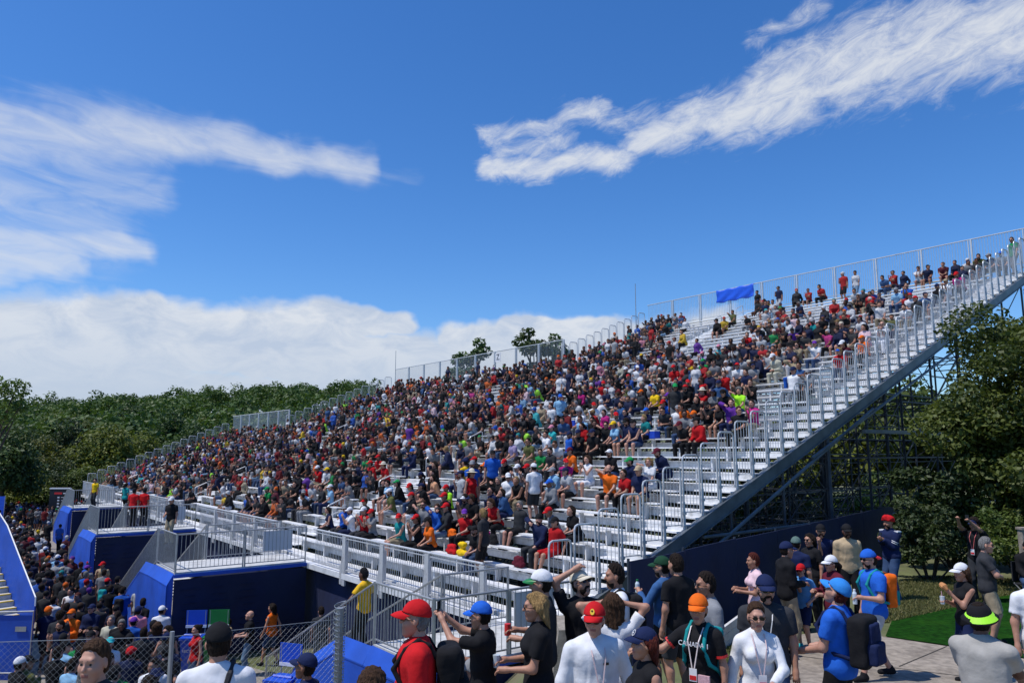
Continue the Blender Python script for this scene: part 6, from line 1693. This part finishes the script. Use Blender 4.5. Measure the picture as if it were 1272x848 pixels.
# ---- chain link fence on the slope edge
def fence_mesh():
    pA=np.array([-1.93,8.75]);pB=np.array([-3.45,7.95]);pC=np.array([-8.2,7.3])
    o=empty('chain_link_fence',(pA[0],pA[1],0)); zt=EZ-1.86
    for a,c in((pA,pB),(pB,pC)):
        a3=np.array([*a,0]);c3=np.array([*c,0]); L_=np.linalg.norm(c-a); d=(c3-a3)/L_; z0=min(gz(*a),gz(*c))-.1; hh=zt-z0
        m=MB(); st=.062
        for sg in(1,-1):
            k=-hh
            while k<L_+hh:
                # wire from (k,0) rising at 45 degrees
                s0,e0=(k,0.),(k+sg*hh,hh)
                xs_=[s0[0],e0[0]]; lo,hi=0.,1.
                dx=e0[0]-s0[0]
                ta,tb=(0-s0[0])/dx,(L_-s0[0])/dx
                lo=max(0,min(ta,tb)); hi=min(1,max(ta,tb))
                if hi-lo>.02:
                    P=a3+d*(s0[0]+dx*lo)+ZZ*(z0+hh*lo);Q=a3+d*(s0[0]+dx*hi)+ZZ*(z0+hh*hi)
                    m.tube([P,Q],.0010,3,cap=False)
                k+=st
        m.tube([a3+ZZ*(zt-.0),c3+ZZ*(zt-.0)],.004,4)
        keep(m.build('wire_mesh',M['galv']),o)
    for (p_,r) in((pB,.022),(pC,.022)):
        m=MB(); m.tube([(p_[0],p_[1],gz(*p_)-.1),(p_[0],p_[1],zt+.05)],r,8); keep(m.build('post',M['galv']),o)
    m=MB(); z0=gz(*pA)-.1; m.tube([(pA[0],pA[1],z0),(pA[0],pA[1],zt+.12)],.045,10)
    for k in range(26):
        for sg in(1,-1):
            z=z0+k*.06; pts=[(pA[0]+.066*math.cos(a*sg),pA[1]+.066*math.sin(a*sg),z+.10*a/6.28) for a in np.linspace(0,6.28,9)]; m.tube(pts,.004,3,cap=False)
    keep(m.build('rolled_mesh_post',M['galv']),o)
    tag(o,'galvanised chain link fence with a thick rolled mesh post at lower left','fence')
fence_mesh()
# ---- staircase with blue fabric at the left edge
o=empty('fabric_staircase',(-13.4,22,0))
A=np.array([-13.45,22.0,0]);D=np.array([-.76,.65,0]);Nn=np.array([-.65,-.76,0])
def pw(s,n,z): return A+D*s+Nn*n+ZZ*(EZ+z)
m=MB(); top=[(0,-4.33),(.02,-4.1),(1.6,-3.15),(3.0,-2.3),(4.6,-1.7),(6.5,-.7)]; bot=[(0,-6.2),(.02,-6.2),(1.6,-5.6),(3.0,-4.9),(4.6,-4.1),(6.5,-3.1)]
for k in range(len(top)-1):
    s0,z0=top[k];s1,z1=top[k+1];b0,b1=bot[k][1],bot[k+1][1]
    m.box8([pw(s0,0,b0),pw(s1,0,b1),pw(s1,.03,b1),pw(s0,.03,b0),pw(s0,0,z0),pw(s1,0,z1),pw(s1,.03,z1),pw(s0,.03,z0)])
keep(m.build('blue_fabric_side',M['blue']),o)
m=MB(); 
for k in range(len(top)-1): m.tube([pw(top[k][0],.015,top[k][1]+.01),pw(top[k+1][0],.015,top[k+1][1]+.01)],.02,5)
keep(m.build('edge_rope',M['white']),o)
m=MB();m.m=0
for k in range(22):
    s=.80+k*.29; z=-4.85+k*.16
    m.m=0; q=[pw(s,.05,z),pw(s+.30,.05,z),pw(s+.30,1.7,z),pw(s,1.7,z)]; m.box8([x-ZZ*.05 for x in q]+q); m.box8([pw(s,.05,z-.16),pw(s+.02,.05,z-.16),pw(s+.02,1.7,z-.16),pw(s,1.7,z-.16),pw(s,.05,z-.052),pw(s+.02,.05,z-.052),pw(s+.02,1.7,z-.052),pw(s,1.7,z-.052)])
    m.m=1; q=[pw(s-.005,.05,z+.003),pw(s+.05,.05,z+.003),pw(s+.05,1.7,z+.003),pw(s-.005,1.7,z+.003)]; m.box8([x-ZZ*.03 for x in q]+q)
keep(m.build('steps',[M['deck'],M['yellow']]),o); tag(o,'staircase with bright blue fabric side and white edging at the left edge','staircase')
o=empty('screened_fence',(-13.5,21.6,0)); xr=at_d(60,21.6); xl_=at_d(-70,21.6)
m=MB(); m.box(((xr+xl_)/2,21.6,EZ-5.38),(xr-xl_,.02,1.78)); keep(m.build('blue_screen',M['blue']),o)
m=MB(); m.tube([(xl_,21.58,EZ-4.46),(xr,21.58,EZ-4.38),(xr,21.58,EZ-6.25)],.025,6); m.tube([(xl_,21.58,EZ-6.0),(xr,21.58,EZ-6.0)],.02,5); m.box((at_d(46,21.58),21.57,EZ-4.85),(.30,.012,.13)); keep(m.build('frame',M['galv']),o)
tag(o,'low fence panel covered in blue screen below the fabric staircase','fence')
# ---- leader board and small things far left
Y=62;x0,x1=at_d(67,Y),at_d(91.5,Y); xm=(x0+x1)/2; g0=gz(xm,Y); o=empty('leader_board',(xm,Y,g0)); zt=EZ-3.05-g0
m=MB(); m.box((0,0,zt/2),(x1-x0,.18,zt)); m.build('board',M['screen'],o); m=MB(); m.box((0,0,zt+.05),(x1-x0+.05,.24,.10)); m.build('top_cap',M['signwhite'],o)
m=MB(); m.box((-.1,-.10,zt-.34),(.62,.02,.16)); m.build('red_header',M['red'],o)
m=MB(); m.box((.45,-.10,zt-.34),(.3,.02,.08))
for k in range(8): m.box((-.05,-.10,zt-.66-.24*k),(.16,.02,.11)); m.box((.36,-.10,zt-.66-.24*k),(.42-.05*(k%3),.02,.035))
m.build('name_rows',M['signwhite'],o); tag(o,'tall black results board with red header standing in the far crowd','sign')
o=empty('blue_hoarding',(at_d(2,58),58,gz(at_d(2,58),58))); m=MB(); m.box((-.6,0,1.4),(2.4,.05,2.8)); m.build('panel',M['tarp'],o); m=MB(); m.tube([(.62,0,0),(.62,0,2.85)],.03,6); m.build('post',M['galv'],o); tag(o,'small blue hoarding panel under the trees at the far left edge','hoarding')
